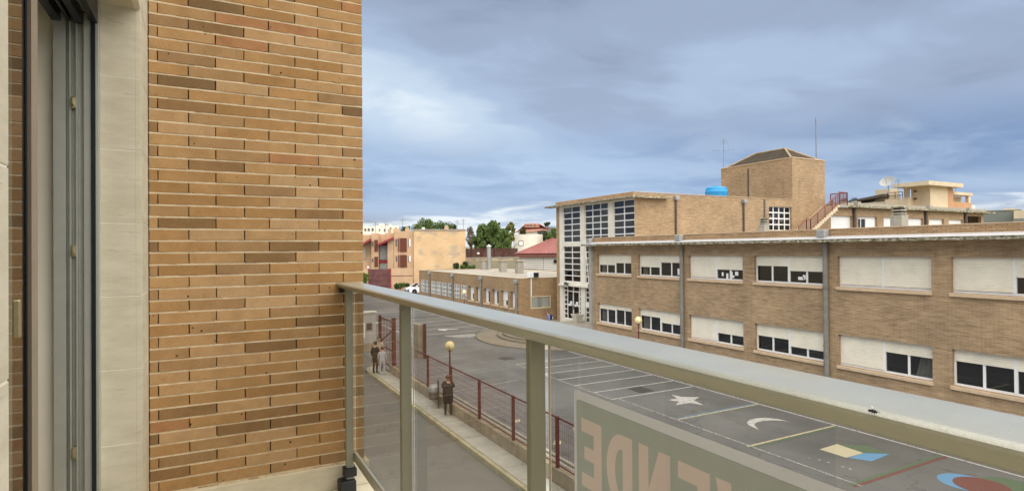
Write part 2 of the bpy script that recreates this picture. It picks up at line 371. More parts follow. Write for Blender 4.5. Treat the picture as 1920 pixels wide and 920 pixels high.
plain('mesh_red', (0.20, 0.07, 0.06), 0.6, 0.2, 6)
plain('antenna_metal', (0.20, 0.20, 0.20), 0.5, 0.1, 5, 0, 60, 0.5)
plain('cream_wall', (0.66, 0.53, 0.35), 0.85, 0.1, 0.8, streak=0.1)
plain('cream_trim', (0.60, 0.50, 0.34), 0.85, 0.12, 0.8)
plain('orange_panel', (0.52, 0.29, 0.15), 0.85, 0.1, 0.8)
plain('dish_grey', (0.34, 0.34, 0.32), 0.5, 0.12, 2)
def orange_render():
    t = NT('orange_render'); v = t.coord(); n = t.noise(v, 0.35, 5, 0.65)
    c = t.ramp(n, [(0.3, (0.58, 0.385, 0.21)), (0.6, (0.68, 0.475, 0.27))])
    n2 = t.noise(t.coord((0.5, 0.5, 0.8)), 0.9, 5, 0.7); k = t.new('ShaderNodeMapRange'); k.inputs[1].default_value = 0.53; k.inputs[2].default_value = 0.62; k.inputs[4].default_value = 0.75; t.l.new(n2, k.inputs[0])
    c = t.mix(k.outputs[0], c, (0.40, 0.33, 0.24)); return t.fin(c, 0.9, 0, 0.2)
orange_render()
plain('house_render', (0.54, 0.36, 0.215), 0.9, 0.16, 0.7, streak=0.25)
plain('shutter_brown', (0.16, 0.042, 0.022), 0.6, 0.25, 5)
plain('crimson', (0.25, 0.028, 0.032), 0.55, 0.2, 3)
plain('gate_rust', (0.135, 0.05, 0.045), 0.7, 0.45, 1.6)
plain('grey_shutter', (0.33, 0.33, 0.30), 0.6, 0.15, 3)
plain('far_white', (0.72, 0.68, 0.58), 0.9, 0.12, 0.4)
plain('far_window', (0.10, 0.10, 0.10), 0.5, 0.2)
plain('pink_roof', (0.50, 0.24, 0.17), 0.85, 0.25, 0.8)
plain('red_roof', (0.27, 0.09, 0.072), 0.6, 0.22, 1.2)
plain('red_fascia', (0.25, 0.095, 0.07), 0.6, 0.15, 1.2)
plain('rubble', (0.46, 0.38, 0.26), 0.95, 0.5, 1.2, 0.5, 3)
plain('white_cladding', (0.72, 0.70, 0.62), 0.6, 0.1, 1)
plain('grey_wall', (0.44, 0.42, 0.38), 0.9, 0.15, 1.0, streak=0.2); plain('board_dark', (0.075, 0.022, 0.016), 0.7, 0.3, 3)
plain('grey_green', (0.19, 0.21, 0.18), 0.9, 0.12, 0.3)
def asphalt(name, col, patch=0.25):
    t = NT(name); v = t.coord(); n = t.noise(v, 0.22, 5, 0.6); n2 = t.noise(v, 90, 3, 0.6)
    c = t.ramp(n, [(0.3, mul(col, 1-patch)), (0.7, mul(col, 1+patch))])
    c = t.mix(1.0, c, t.ramp(n2, [(0.3, (0.8, 0.8, 0.8)), (0.7, (1.2, 1.2, 1.2))]), 'MULTIPLY')
    n3 = t.noise(t.coord((0.35, 0.06, 1)), 1.5, 5, 0.6); k = t.new('ShaderNodeMapRange'); k.inputs[1].default_value = 0.55; k.inputs[2].default_value = 0.75; k.inputs[4].default_value = 0.5; t.l.new(n3, k.inputs[0])
    c = t.mix(k.outputs[0], c, mul(col, 1.45))
    n6 = t.noise(v, 0.8, 6, 0.7); k6 = t.new('ShaderNodeMapRange'); k6.inputs[1].default_value = 0.58; k6.inputs[2].default_value = 0.72; k6.inputs[4].default_value = 0.45; t.l.new(n6, k6.inputs[0])
    c = t.mix(k6.outputs[0], c, mul(col, 0.6))       # oil and tyre stains
    # fine cracks and tar joints
    vo = t.new('ShaderNodeTexVoronoi', feature='DISTANCE_TO_EDGE'); vo.inputs['Scale'].default_value = 0.22
    ns = t.new('ShaderNodeTexNoise'); ns.inputs['Scale'].default_value = 1.4; t.l.new(v, ns.inputs['Vector'])
    ad = t.new('ShaderNodeVectorMath', operation='ADD'); t.l.new(v, ad.inputs[0]); t.l.new(ns.outputs['Color'], ad.inputs[1]); t.l.new(ad.outputs[0], vo.inputs['Vector'])
    lt = t.new('ShaderNodeMath', operation='LESS_THAN'); t.l.new(vo.outputs['Distance'], lt.inputs[0]); lt.inputs[1].default_value = 0.004
    m2 = t.new('ShaderNodeMath', operation='MULTIPLY'); t.l.new(lt.outputs[0], m2.inputs[0]); m2.inputs[1].default_value = 0.45
    c = t.mix(m2.outputs[0], c, mul(col, 0.45))
    t.bump(n2, 0.3, 0.004); return t.fin(c, 0.88, 0, 0.3)
asphalt('yard_asphalt', (0.172, 0.175, 0.176), 0.27); asphalt('street_asphalt', (0.15, 0.145, 0.13), 0.16)
plain('pavement_slab', (0.40, 0.39, 0.34), 0.9, 0.2, 1.6, 0.3, 40)
plain('kerb_yellow', (0.40, 0.355, 0.22), 0.85, 0.35, 3)
plain('kerb_stone', (0.36, 0.34, 0.28), 0.85, 0.25, 3)
plain('wall_concrete', (0.36, 0.30, 0.21), 0.95, 0.35, 1.8, 0.4, 20, streak=0.4)
plain('plaza_paving', (0.31, 0.275, 0.22), 0.9, 0.2, 1.4)
plain('step_edge', (0.22, 0.19, 0.15), 0.9, 0.25, 2)
def worn(name, col, lo=0.40, hi=0.47, base=(0.172, 0.175, 0.176)):
    t = NT(name); n = t.noise(t.coord(), 9, 5, 0.75)
    k = t.new('ShaderNodeMapRange'); k.inputs[1].default_value = lo-0.08; k.inputs[2].default_value = hi-0.08; t.l.new(n, k.inputs[0])
    return t.fin(t.mix(k.outputs[0], base, col), 0.75, 0, 0.3)
worn('paint_white', (0.66, 0.66, 0.64), 0.45, 0.55); worn('paint_cream', (0.62, 0.57, 0.38), 0.46, 0.56); worn('paint_blue', (0.16, 0.36, 0.60), 0.2, 0.25); worn('paint_green', (0.13, 0.19, 0.12), 0.3, 0.4); worn('paint_red', (0.21, 0.085, 0.075), 0.3, 0.36)
worn('paint_worn', (0.50, 0.50, 0.47), 0.50, 0.62); worn('paint_sand', (0.62, 0.57, 0.40), 0.2, 0.25)
plain('manhole_iron', (0.085, 0.083, 0.078), 0.7, 0.3, 12)
def globe():
    t = NT('lamp_globe'); return t.fin((0.74, 0.62, 0.32), 0.25, 0, 0.5)
globe()
plain('earth', (0.24, 0.21, 0.14), 0.95, 0.3, 0.05)
plain('car_white', (0.80, 0.80, 0.79), 0.2, 0.02); plain('car_black', (0.015, 0.015, 0.017), 0.3, 0.1); plain('tyre', (0.02, 0.02, 0.02), 0.8, 0.1); plain('rim', (0.45, 0.45, 0.46), 0.3, 0.1, 5, 0, 60, 0.7); plain('headlight', (0.6, 0.62, 0.65), 0.1, 0.05)
plain('skin', (0.50, 0.30, 0.21), 0.6, 0.05); plain('hair_dark', (0.02, 0.013, 0.01), 0.6, 0.2, 30); plain('hair_brown', (0.10, 0.035, 0.02), 0.6, 0.2, 30)
plain('cloth_black', (0.018, 0.016, 0.015), 0.85, 0.3, 8); plain('cloth_beige', (0.50, 0.42, 0.32), 0.85, 0.15, 8); plain('cloth_grey', (0.42, 0.42, 0.44), 0.85, 0.12, 8); plain('cloth_dark', (0.03, 0.024, 0.022), 0.85, 0.3, 8)
plain('cloth_blue', (0.18, 0.22, 0.46), 0.85, 0.15, 8); plain('cloth_navy', (0.012, 0.016, 0.045), 0.8, 0.2, 8); plain('shoe', (0.03, 0.03, 0.03), 0.6, 0.1); plain('shoe_white', (0.6, 0.6, 0.58), 0.6, 0.1)
plain('bin_steel', (0.42, 0.42, 0.42), 0.4, 0.15, 4, 0, 60, 0.4); plain('bin_body', (0.16, 0.14, 0.125), 0.6, 0.2, 4)
plain('planter_concrete', (0.62, 0.58, 0.48), 0.85, 0.12, 3); plain('soil', (0.03, 0.022, 0.015), 0.95)
plain('bark', (0.11, 0.075, 0.05), 0.9, 0.3, 6)
def leaf(name, a, b):
    t = NT(name); g = t.new('ShaderNodeNewGeometry'); c = t.ramp(g.outputs['Random Per Island'], [(0.0, a), (1.0, b)])
    t.fin(c, 0.6, 0, 0.3); tl = t.new('ShaderNodeBsdfTranslucent'); t.l.new(c, tl.inputs[0]); mx = t.new('ShaderNodeMixShader'); mx.inputs[0].default_value = 0.3
    t.l.new(t.b.outputs[0], mx.inputs[1]); t.l.new(tl.outputs[0], mx.inputs[2]); t.l.new(mx.outputs[0], t.o.inputs[0]); return t.m
leaf('leaf_green', (0.07, 0.115, 0.028), (0.17, 0.235, 0.065)); leaf('leaf_yellow', (0.15, 0.165, 0.04), (0.28, 0.27, 0.08)); leaf('leaf_dark', (0.03, 0.05, 0.02), (0.085, 0.12, 0.04)); leaf('leaf_bright', (0.08, 0.14, 0.02), (0.16, 0.24, 0.04)); leaf('leaf_dry', (0.13, 0.10, 0.07), (0.22, 0.18, 0.13))

# ================================================================== SETTING: ground, street, yard
G = -6.3
def sheet(name, x0, x1, y0, y1, z, mat): return MB().quad((x0, y0, z), (x1, y0, z), (x1, y1, z), (x0, y1, z)).build(name, M[mat])
struct(sheet('ground', -1500, 2500, -1500, 2500, -6.42, 'earth'), 'dry earth ground around the school')
struct(sheet('street', -1.0, 7.2, -40, 62, -6.33, 'street_asphalt'), 'grey asphalt street below the balcony')
yard = struct(sheet('school_yard', 8.3, 62, -25, 100, G, 'yard_asphalt'), 'grey asphalt school yard with painted lines')
side = struct(MB().quad((-1, 30.6, -6.326), (8.6, 30.6, -6.326), (8.6, 62, -6.326), (-1, 62, -6.326)).build('side_street', M['street_asphalt']), 'asphalt street beyond the pavement end')
# rising ground far behind
mb = MB(); prof = [(103.2, -6.6), (104, -1.9), (140, -1.2), (200, 0.6), (300, 1.8), (600, 3.5), (1500, 6.0), (2400, 7)]
nseg = 24; vs_ = []
for i, (d, z) in enumerate(prof):
    for k in range(nseg+1):
        a = R(4+k*56/nseg); vs_.append((d*math.sin(a), d*math.cos(a), z))
mb.add(vs_, [(i*(nseg+1)+k, i*(nseg+1)+k+1, (i+1)*(nseg+1)+k+1, (i+1)*(nseg+1)+k) for i in range(len(prof)-1) for k in range(nseg)])
struct(mb.build('hillside', M['earth']), 'gentle earth hillside behind the school')

# pavement along the fence
pav = struct(MB().prism([(7.34, -30, -6.34), (8.1, -30, -6.34), (8.1, 31.0, -6.34), (7.75, 31.0, -6.34), (7.5, 30.6, -6.34), (7.36, 30.0, -6.34)], (0, 0, 0.14)).build('pavement', M['pavement_slab']), 'narrow concrete pavement along the fence wall')
mb = MB()
path = [(7.2, -30), (7.2, 29.9), (7.27, 30.4), (7.42, 30.8), (7.7, 31.13), (8.1, 31.15)]
inner = [(7.335, -30), (7.335, 29.9), (7.39, 30.32), (7.5, 30.66), (7.74, 31.0), (8.1, 31.01)]
mb.prism([(x, y, -6.36) for x, y in path]+[(x, y, -6.36) for x, y in inner[::-1]], (0, 0, 0.163)); kb = mb.build('kerb', M['kerb_yellow'], pav, label='worn yellow kerb edge')
for k in range(34):   # slab joints as slightly raised slabs would be lost; each slab row is its own thin plate
    y0 = -2.0+k*0.98
    MB().box(7.36, 8.085, y0+0.012, y0+0.968, -6.2, -6.194+random.uniform(0, 0.003)).build('slab', M['pavement_slab'], pav) if y0+0.97 < 29.8 else None

# ---- painted lines and figures on the yard
ZP = G+0.005
def mark(name, pts, mat, label=None, z=ZP):
    return MB().add([(x, y, z) for x, y in pts], [tuple(range(len(pts)))]).build(name, M[mat], yard, label=label)
def line(x0, y0, x1, y1, wd, mat='paint_white', z=ZP):
    d = Vector((x1-x0, y1-y0)).normalized()*wd/2; n = Vector((-d.y, d.x))
    return mark('painted_line', [(x0+n.x, y0+n.y), (x1+n.x, y1+n.y), (x1-n.x, y1-n.y), (x0-n.x, y0-n.y)], mat, z=z)
for y in (28.02, 26.5, 25.1, 23.68, 22.3, 20.8, 19.5): line(14.9, y, 19.6, y, 0.085)
line(14.9, 19.4, 14.9, 28.1, 0.085, 'paint_worn', ZP+0.004)
line(19.6, -2, 19.6, 60.5, 0.09, 'paint_white', ZP+0.004)
line(15.3, 16.02, 19.55, 16.02, 0.10, 'paint_cream'); line(15.3, 16.14, 19.55, 16.14, 0.05, 'paint_blue')
line(15.1, 12.78, 19.55, 12.78, 0.10, 'paint_cream'); line(15.1, 12.65, 19.55, 12.65, 0.09, 'paint_green')
line(15.0, 9.3, 19.55, 9.3, 0.10, 'paint_red'); line(15.0, 9.43, 19.55, 9.43, 0.10, 'paint_green')
line(15.2, 9.2, 15.2, 19.4, 0.08, 'paint_worn', ZP+0.004)
for k in range(9): line(12.95, 41.1+k*2.42, 19.5, 41.3+k*2.42, 0.11)
line(12.95, 40.9, 12.95, 62, 0.12, 'paint_white', ZP+0.004)
for k in range(3): line(9.6, 24.0+k*3.3, 13.2, 24.6+k*3.3, 0.07, 'paint_worn')
mark('star_marking', [(17.62, 18.85), (17.76, 18.36), (18.36, 17.98), (17.78, 17.72), (17.56, 16.98), (17.32, 17.5), (16.6, 17.52), (17.1, 17.87), (16.84, 18.3), (17.36, 18.26)], 'paint_white', 'white five-pointed star painted on the asphalt')
def arc(cx, cy, r, a0, a1, n): return [(cx+r*math.cos(R(a0+(a1-a0)*i/n)), cy+r*math.sin(R(a0+(a1-a0)*i/n))) for i in range(n+1)]
pts = arc(17.80, 13.86, 0.90, 2, 186, 20); q = arc(17.78, 13.52, 0.88, 152, 22, 18)
mark('crescent_marking', [(18.58, 13.80), (18.50, 14.28), (18.25, 14.60), (17.9, 14.74), (17.5, 14.70), (17.15, 14.53), (16.94, 14.26), (16.83, 13.76), (17.02, 14.02), (17.22, 14.27), (17.5, 14.38), (17.85, 14.38), (18.2, 14.26), (18.42, 14.08)], 'paint_white', 'white crescent moon painted on the asphalt')
mark('cube_face', [(16.84, 11.52), (17.78, 11.56), (17.71, 10.67), (16.86, 10.68)], 'paint_sand', 'sand yellow face of the painted cube')
mark('cube_face', [(17.72, 10.66), (18.32, 10.24), (17.22, 10.14), (16.90, 10.66)], 'paint_blue', 'blue face of the painted cube')
mark('cube_face', [(17.80, 11.54), (18.42, 10.99), (18.33, 10.26), (17.73, 10.68)], 'paint_green', 'dark green face of the painted cube')
mark('painted_disc', arc(17.85, 8.05, 0.62, 0, 360, 28)[:-1], 'paint_blue', 'blue disc under the red painted disc')
mark('painted_disc', arc(17.95, 7.72, 0.62, 0, 360, 28)[:-1], 'paint_red', 'dull red painted disc', ZP+0.004)
mark('painted_disc', arc(18.62, 7.45, 0.55, 0, 360, 28)[:-1], 'paint_green', 'green painted disc', ZP+0.002)
for i, (x, y) in enumerate(((15.9, 11.2), (15.98, 10.95), (16.02, 10.7), (16.08, 10.3), (16.1, 10.1))): mark('chalk_mark', [(x-.06, y-.02), (x, y+.05), (x+.07, y+.02), (x+.02, y-.06)], 'paint_worn')
mark('direction_arrow', [(16.35, 43.9), (16.75, 43.3), (17.6, 42.95), (17.55, 42.65), (16.7, 42.9), (16.3, 42.3), (15.95, 43.0)], 'paint_white', 'white direction arrow painted in the car park')
mark('painted_patch', [(15.2, 39.9), (17.62, 39.9), (17.5, 39.0), (16.85, 38.28), (15.9, 38.54)], 'paint_worn', 'worn pale patch painted on the asphalt')
for (x, y, s) in ((9.98, 18.8, .22), (10.03, 16.05, .21), (11.35, 16.9, .2), (12.2, 21.0, .2), (10.1, 13.3, .22)):
    mark('painted_square', [(x-s, y-s*.6), (x, y+s*.8), (x+s, y+s*.3), (x+.02, y-s)], 'paint_cream')
for (x0, x1, y0, y1) in ((16.67, 17.44, 19.76, 20.66), (14.85, 15.65, 29.4, 30.25)):
    mh = MB().box(x0, x1, y0, y1, G+.001, G+.012).build('manhole_cover', M['manhole_iron'], yard, label='square iron manhole cover')
# worn gutter strip along the inside of the fence wall
mark('gutter', [(9.15, 2), (9.5, 2), (9.42, 24), (9.1, 24)], 'kerb_stone')
mark('gutter_channel', [(9.26, 2), (9.36, 2), (9.3, 24), (9.2, 24)], 'manhole_iron', z=ZP+0.004)

# ---- entrance plaza with curved steps
pl = struct(MB().prism([(19.9, 28.3, G-.02), (27.2, 28.3, G-.02), (27.2, 44.2, G-.02), (21.5, 44.2, G-.02), (21.2, 41.6, G-.02)], (0, 0, 0.0245)).build('plaza', M['plaza_paving']), 'brown paved entrance plaza')
for i, rr in enumerate((6.9, 5.35, 4.95, 4.55)):
    z1 = (-6.24, -6.13, -6.01, -5.9)[i]
    P_ = [(23.4+rr*math.cos(R(a)), 35.6+rr*0.98*math.sin(R(a)), G) for a in range(112, 253, 4)]
    P_ = [(min(p[0], 27.0), p[1], p[2]) for p in P_]
    P_ = [(27.08-.02*i, 35.6+rr*0.98, G)]+P_+[(27.08-.02*i, 35.6-rr*0.98, G)] if i else P_+[(23.3, 35.6-rr*.9, G), (23.3, 35.6+rr*.9, G)]
    MB().prism(P_, (0, 0, z1-G)).build('step' if i else 'kerb_ring', M['plaza_paving'], pl)
    ring = MB(); n = 36
    for k in range(n):
        a0, a1 = R(115+k*135/n), R(115+(k+1)*135/n); ro, ri = rr+.012, rr-.30
        c = lambda r, a: (23.4+r*math.cos(a), 35.6+r*.98*math.sin(a))
        p = [c(ro, a0), c(ro, a1), c(ro-.10, a1), c(ro-.10, a0)]
        ring.add([(x, y, z1+.004) for x, y in p], [(0, 1, 2, 3)])
    ring.build('step_edge', M['step_edge'], pl)

# ================================================================== BALCONY
YW, XF, XC = 3.27, -0.261, 0.7706
fl = struct(MB().box(XF, 0.80, -3.5, YW+1.5, -1.5, -1.305).build('balcony_floor', M['stone']), 'beige stone balcony floor')
# side wall of single long bricks
bwall = thing('balcony_side_wall', 'tan long-format brick wall with pale bed joints closing the balcony', 'brick wall', (0.25, YW+.1, -1.3))
MB().box(XF+.01, XC-.012, YW+.022, YW+2.6, -1.5, 6.0).build('wall_core', M['dark_core'], bwall)
MB().box(XC-.0115, XC-.004, YW+.1, YW+2.6, -1.5, 6.0).build('wall_side', M['annex_brick'], bwall)
PZ = 0.0581; Z0 = 0.1145
edA = [XF+.002, -.2213, .0295, .2787, .5275, XC]; edB = [XF+.002, -.0904, .1604, .4095, .657, XC]
bmesh_cache = {}
def brick_mesh(l, v):
    key = (round(l, 3), v)
    if key not in bmesh_cache:
        rnd = random.Random(hash(key)); mb = MB(); mb.cbox(0, l, 0, 0.10, 0, PZ-.0078, 0.0018)
        mb.v = [(x+rnd.uniform(-.0007, .0007), y, z+rnd.uniform(-.0009, .0009)) for x, y, z in mb.v]
        bmesh_cache[key] = mesh_of(mb, 'brick', M['near_brick'])
    return bmesh_cache[key]
joint = MB()
k0 = int(math.floor((-1.165-Z0)/PZ)); k1 = int(math.ceil((1.50-Z0)/PZ))
for k in range(k0, k1):
    ed = edA if k % 2 == 0 else edB; zb = Z0+k*PZ+.0036
    for i in range(len(ed)-1):
        l = ed[i+1]-ed[i]-.0042
        put('brick', brick_mesh(l, random.randrange(3)), (ed[i]+.0021, YW+random.uniform(-.0012, .0012), zb), bwall)
    # bed joint: a slightly wavy strip of mortar
    n = 26; yy = YW+.0022
    for i in range(n):
        xa, xb = XF+.003+(XC-.004-XF-.003)*i/n, XF+.003+(XC-.004-XF-.003)*(i+1)/n
        dy = random.uniform(-.0012, .0018)
        joint.box(xa, xb, yy+dy, yy+.03, zb-.0078, zb+.0004)
joint.build('mortar_joint', M['mortar'], bwall)
up = MB()
for k in range(k1, k1+75):
    ed = edA if k % 2 == 0 else edB
    for i in range(len(ed)-1): up.box(ed[i]+.002, ed[i+1]-.002, YW, YW+.1, Z0+k*PZ+.005, Z0+(k+1)*PZ-.005)
o = up.build('upper_bricks', M['school_brick'], bwall); o['kind'] = 'stuff'
MB().cbox(XF+.004, .792, YW-.012, YW+.09, -1.3045, -1.176, .003).build('skirting', M['stone'], bwall)
mb = MB()
for i in range(22):
    x = XF+.02+i*.046; mb.box(x, x+.046, YW-.004+random.uniform(-.002, .004), YW+.02, -1.176, -1.168+random.uniform(-.004, .004))
mb.build('base_mortar', M['mortar'], bwall)
# stone-clad facade with the door opening
fac = thing('stone_facade', 'pale sandstone cladding around the balcony door', 'facade', (-.45, 2, -1.3))
SJ = [-1.30, -1.126, -.813, -.496, -.185, .127, .439, .752, 1.05]
YJ, YN = 2.95, 1.092
MB().box(-.62, XF-.0014, YJ+.0014, YW+2.6, -1.5, 6).build('pier_core', M['stone_grout'], fac)
MB().box(-.62, XF-.0014, -5, YN-.0022, -1.5, 6).build('near_pier_core', M['stone_grout'], fac)
MB().box(-.62, XF-.0016, YN-.0021, YJ+.0013, 1.0525, 6).build('lintel_core', M['stone_grout'], fac)
for a, b in zip(SJ[:-1], SJ[1:]):
    MB().cbox(-.405, XF-.0012, YJ, YJ+.02, a+.0018, b-.0018, .0008).build('stone_panel', M['stone'], fac)
    MB().cbox(XF-.02, XF, YJ-.0006, YW+.012, a+.0018, b-.0018, .0008).build('stone_panel', M['stone'], fac)
    for y0, y1 in ((YN-.62, YN), (YN-1.24, YN-.624), (YN-1.86, YN-1.244), (YN-2.48, YN-1.864)):
        MB().cbox(XF-.02, XF, y0, y1, a+.0018, b-.0018, .0008).build('stone_panel', M['stone'], fac)
    MB().cbox(-.405, XF-.0212, YN-.02, YN-.0008, a+.0018, b-.0018, .0008).build('stone_panel', M['stone'], fac)
for k in range(6):
    z = 1.052+k*.5
    for y0, y1 in ((-4, -1.4), (-1.396, YN), (YN+.003, YN+.93), (YN+.934, YJ-.003), (YJ, YW+.012)):
        MB().cbox(XF-.02, XF, y0, y1, z+.0015, z+.4985, .0012).build('stone_panel', M['stone'], fac)
MB().cbox(-.405, XF-.022, YN+.001, YJ-.001, 1.05, 1.07, .0012).build('stone_panel', M['stone'], fac)
# sliding door
door = thing('balcony_door', 'grey aluminium sliding balcony door, half open, with dark-edged glass', 'door', (-.48, 2.0, -1.3))
def jambs():
    mb = MB()
    mb.box(-.415, -.4065, 2.905, YJ+.015, -1.3, 1.049)              # outer cover strip
    mb.box(-.555, -.43, 2.932, YJ+.018, -1.3, .985)
    for x0, x1 in ((-.455, -.43), (-.4815, -.4765), (-.503, -.497), (-.555, -.515)): mb.box(x0, x1, 2.905, 2.9325, -1.3, .985)
    return mb
jambs().build('frame_jamb', M['aluminium'], door)
MB().box(-.4295, -.4155, 2.897, YJ+.01, -1.3, 1.0).build('gasket', M['dark_frame'], door)
hd = MB()
for x0, x1, z in ((-.43, -.4065, .95), (-.4815, -.4565, .938), (-.507, -.497, .942), (-.56, -.530, .938)): hd.box(x0, x1, YN+.003, 2.9045, z, 1.0485)
hd.build('head_rail', M['dark_frame'], door)
MB().box(-.5, -.42, YN+.003, 2.904, .99, 1.047).build('shutter_box', M['sash_paint'], door)
MB().box(-.58, -.41, YN-.015, 2.931, -1.305, -1.27).build('sill_track', M['aluminium'], door)
for z in (.614, .010, -.811):
    lt = MB().cbox(-.4975, -.482, 2.90, 2.93, z-.024, z+.024, .003).build('latch_plate', M['brass'], door)
    MB().cbox(-.4935, -.486, 2.885, 2.902, z-.012, z+.016, .002).build('latch_hook', M['brass'], lt)
sash = MB()
sash.box(-.474, -.434, 2.014, 2.087, -1.268, .985); sash.box(-.474, -.434, YN-.015, 1.06+.06, -1.268, .985)
sash.box(-.474, -.434, 1.12, 2.014, -1.268, -1.19); sash.box(-.474, -.434, 1.12, 2.014, .91, .985)
so = sash.build('sash', M['sash_paint'], door)
MB().box(-.436, -.4325, 1.974, 2.0135, -1.19, .91).build('sash_seal', M['dark_frame'], so)
MB().quad((-.438, 1.121, -1.19), (-.438, 1.99, -1.19), (-.438, 1.99, .91), (-.438, 1.121, .91)).build('pane', M['door_glass'], so)
MB().cbox(-.433, -.418, 1.838, 1.856, -.21, -.115, .003).build('handle', M['brass'], so)
# plaster return of the room inside the opening
MB().box(-1.6, -.5555, 2.958, 3.15, -1.3, 1.4).build('inner_reveal', M['plaster_inside'], fac)
MB().box(-3.2, -3.1, -.8, 3.15, -1.3, 1.4).build('room_wall', M['plaster_inside'], fac)
MB().box(-3.2, -.56, -.8, 3.15, -1.5, -1.306).build('room_floor', M['sill_stone'], fac)
MB().box(-3.2, -.56, -.8, 3.15, 1.4, 1.5).build('room_ceiling', M['plaster_inside'], fac)
MB().box(-3.2, -.56, -.9, -.8, -1.3, 1.4).build('room_wall', M['plaster_inside'], fac)

# ---- glass balustrade
rail = thing('balcony_railing', 'grey-green metal balcony railing with tinted glass panels', 'railing', (.675, 1.5, -1.3))
prof = [(.6305, -.1985), (.6195, -.1835), (.6182, -.1812), (.6190, -.1772), (.6235, -.1738), (.6285, -.1725), (.631, -.1722), (.68, -.1715), (.724, -.1718), (.727, -.1722), (.7315, -.1745), (.7342, -.1785), (.735, -.183), (.735, -.196), (.7335, -.2005), (.728, -.203), (.725, -.2032), (.641, -.2032), (.638, -.203), (.6325, -.2008)]
mb = MB(); n = len(prof); y0, y1 = -3.2, YW-.004
mb.add([(x, y0, z) for x, z in prof]+[(x, y1, z) for x, z in prof], [tuple(range(n)), tuple(range(n, 2*n))[::-1]]+[(i, (i+1) % n, n+(i+1) % n, n+i) for i in range(n)])
mb.build('handrail', M['rail_paint'], rail, smooth=True)
PY = [3.195, 2.172, 1.157, .14, -.88]
for y in PY: MB().cbox(.653, .694, y, y+.022, -1.24, -.2028, .0025).build('post', M['post_paint'], rail)
for i in range(len(PY)-1):
    ya, yb = PY[i]-.004, PY[i+1]+.026
    MB().quad((.705, yb, -1.095), (.705, ya, -1.095), (.705, ya, -.2035), (.705, yb, -.2035)).build('glass_panel', M['rail_glass'], rail)
    MB().box(.6985, .7005, yb+.0, yb+.008, -1.095, -.2035).build('gasket_strip', M['gasket_white'], rail)
    MB().box(.6985, .7005, ya-.008, ya, -1.095, -.2035).build('gasket_strip', M['gasket_white'], rail)
    MB().cbox(.695, .714, yb-.02, ya+.02, -1.15, -1.098, .003).build('bottom_rail', M['rail_paint'], rail)
for y in PY[:3]:
    MB().cbox(.640, .706, y-.02, y+.045, -1.222, -1.176, .004).build('bracket', M['black_plastic'], rail)
    MB().cbox(.615, .700, y-.032, y+.05, -1.304, -1.238, .005).build('base_shoe', M['black_plastic'], rail)
MB().cbox(.630, .650, YW-.055, YW-.004, -.228, -.2035, .003).build('wall_clip', M['black_plastic'], rail)
# for-sale sign taped outside the glass, read from the street
sgn = thing('sale_sign', 'pale green sign with large pink letters VENDE seen from behind', 'sign', (.713, .65, -.9))
def rounded(y0, y1, z0, z1, r, x):
    P_ = []
    for cy, cz, a in ((y1-r, z1-r, 0), (y0+r, z1-r, 90), (y0+r, z0+r, 180), (y1-r, z0+r, 270)):
        P_ += [(x, cy+r*math.cos(R(a+t)), cz+r*math.sin(R(a+t))) for t in (0, 30, 60, 90)]
    return P_
bo_, bi_ = rounded(.13, 1.063, -.86, -.307, .012, .7095), rounded(.147, 1.053, -.843, -.326, .008, .7095)
mb = MB(); n = len(bo_); mb.add(bo_+bi_, [(i, (i+1) % n, n+(i+1) % n, n+i) for i in range(n)]); mb.build('border', M['sign_border'], sgn)
from mathutils.geometry import tessellate_polygon
def flat(name, loops, mat, par):
    LV = [[Vector((0, u, v)) for u, v in lp] for lp in loops]; tri = tessellate_polygon(LV); allv = [p for lp in loops for p in lp]
    mb = MB(); mb.add([(.7090, u, v) for u, v in allv], [tuple(t_) for t_ in tri]); return mb.build(name, M[mat], par)
E_ = [(0, 0), (1, 0), (1, .2), (.38, .2), (.38, .41), (.86, .41), (.86, .6), (.38, .6), (.38, .8), (1, .8), (1, 1), (0, 1)]
E_ = [(1-u, v) for u, v in E_][::-1] and [(u, v) for u, v in E_]
V_ = [(.36, 0), (.64, 0), (1, 1), (.66, 1), (.5, .38), (.34, 1), (0, 1)]
N_ = [(0, 0), (.32, 0), (.32, .52), (.66, 0), (1, 0), (1, 1), (.68, 1), (.68, .48), (.34, 1), (0, 1)]
S_ = [(0, 0), (1, 0), (1, .6), (.36, .6), (.36, .8), (1, .8), (1, 1), (0, 1), (0, .41), (.64, .41), (.64, .2), (0, .2)]
th = [-90+i*15 for i in range(13)]
D_ = [(0, 0)]+[(.42+.58*math.cos(R(a)), .5+.5*math.sin(R(a))) for a in th]+[(0, 1)]
Dh = [(.36, .2)]+[(.42+.24*math.cos(R(a)), .5+.3*math.sin(R(a))) for a in th]+[(.36, .8)]
outl = []
for nm, y, g_, hole in (('letter_e', .963, E_, None), ('letter_d', .866, D_, Dh), ('letter_n', .764, N_, None), ('letter_e', .674, E_, None), ('letter_v', .574, V_, None), ('letter_e', .40, E_, None), ('letter_s', .31, S_, None)):
    wd = {'letter_d': .08, 'letter_n': .083, 'letter_v': .088}.get(nm, .071); tf = lambda p: (y+p[0]*wd, -.507+p[1]*.145)
    o1 = [tf(p) for p in g_]; outl.append(o1); flat(nm, [o1]+([[tf(p) for p in hole]] if hole else []), 'sign_letters', sgn)
    if hole: flat('letter_counter', [[tf(p) for p in hole]], 'sign_field', sgn)
flat('field', [[(p[1], p[2]) for p in rounded(.147, 1.053, -.843, -.326, .008, 0)]]+outl, 'sign_field', sgn)
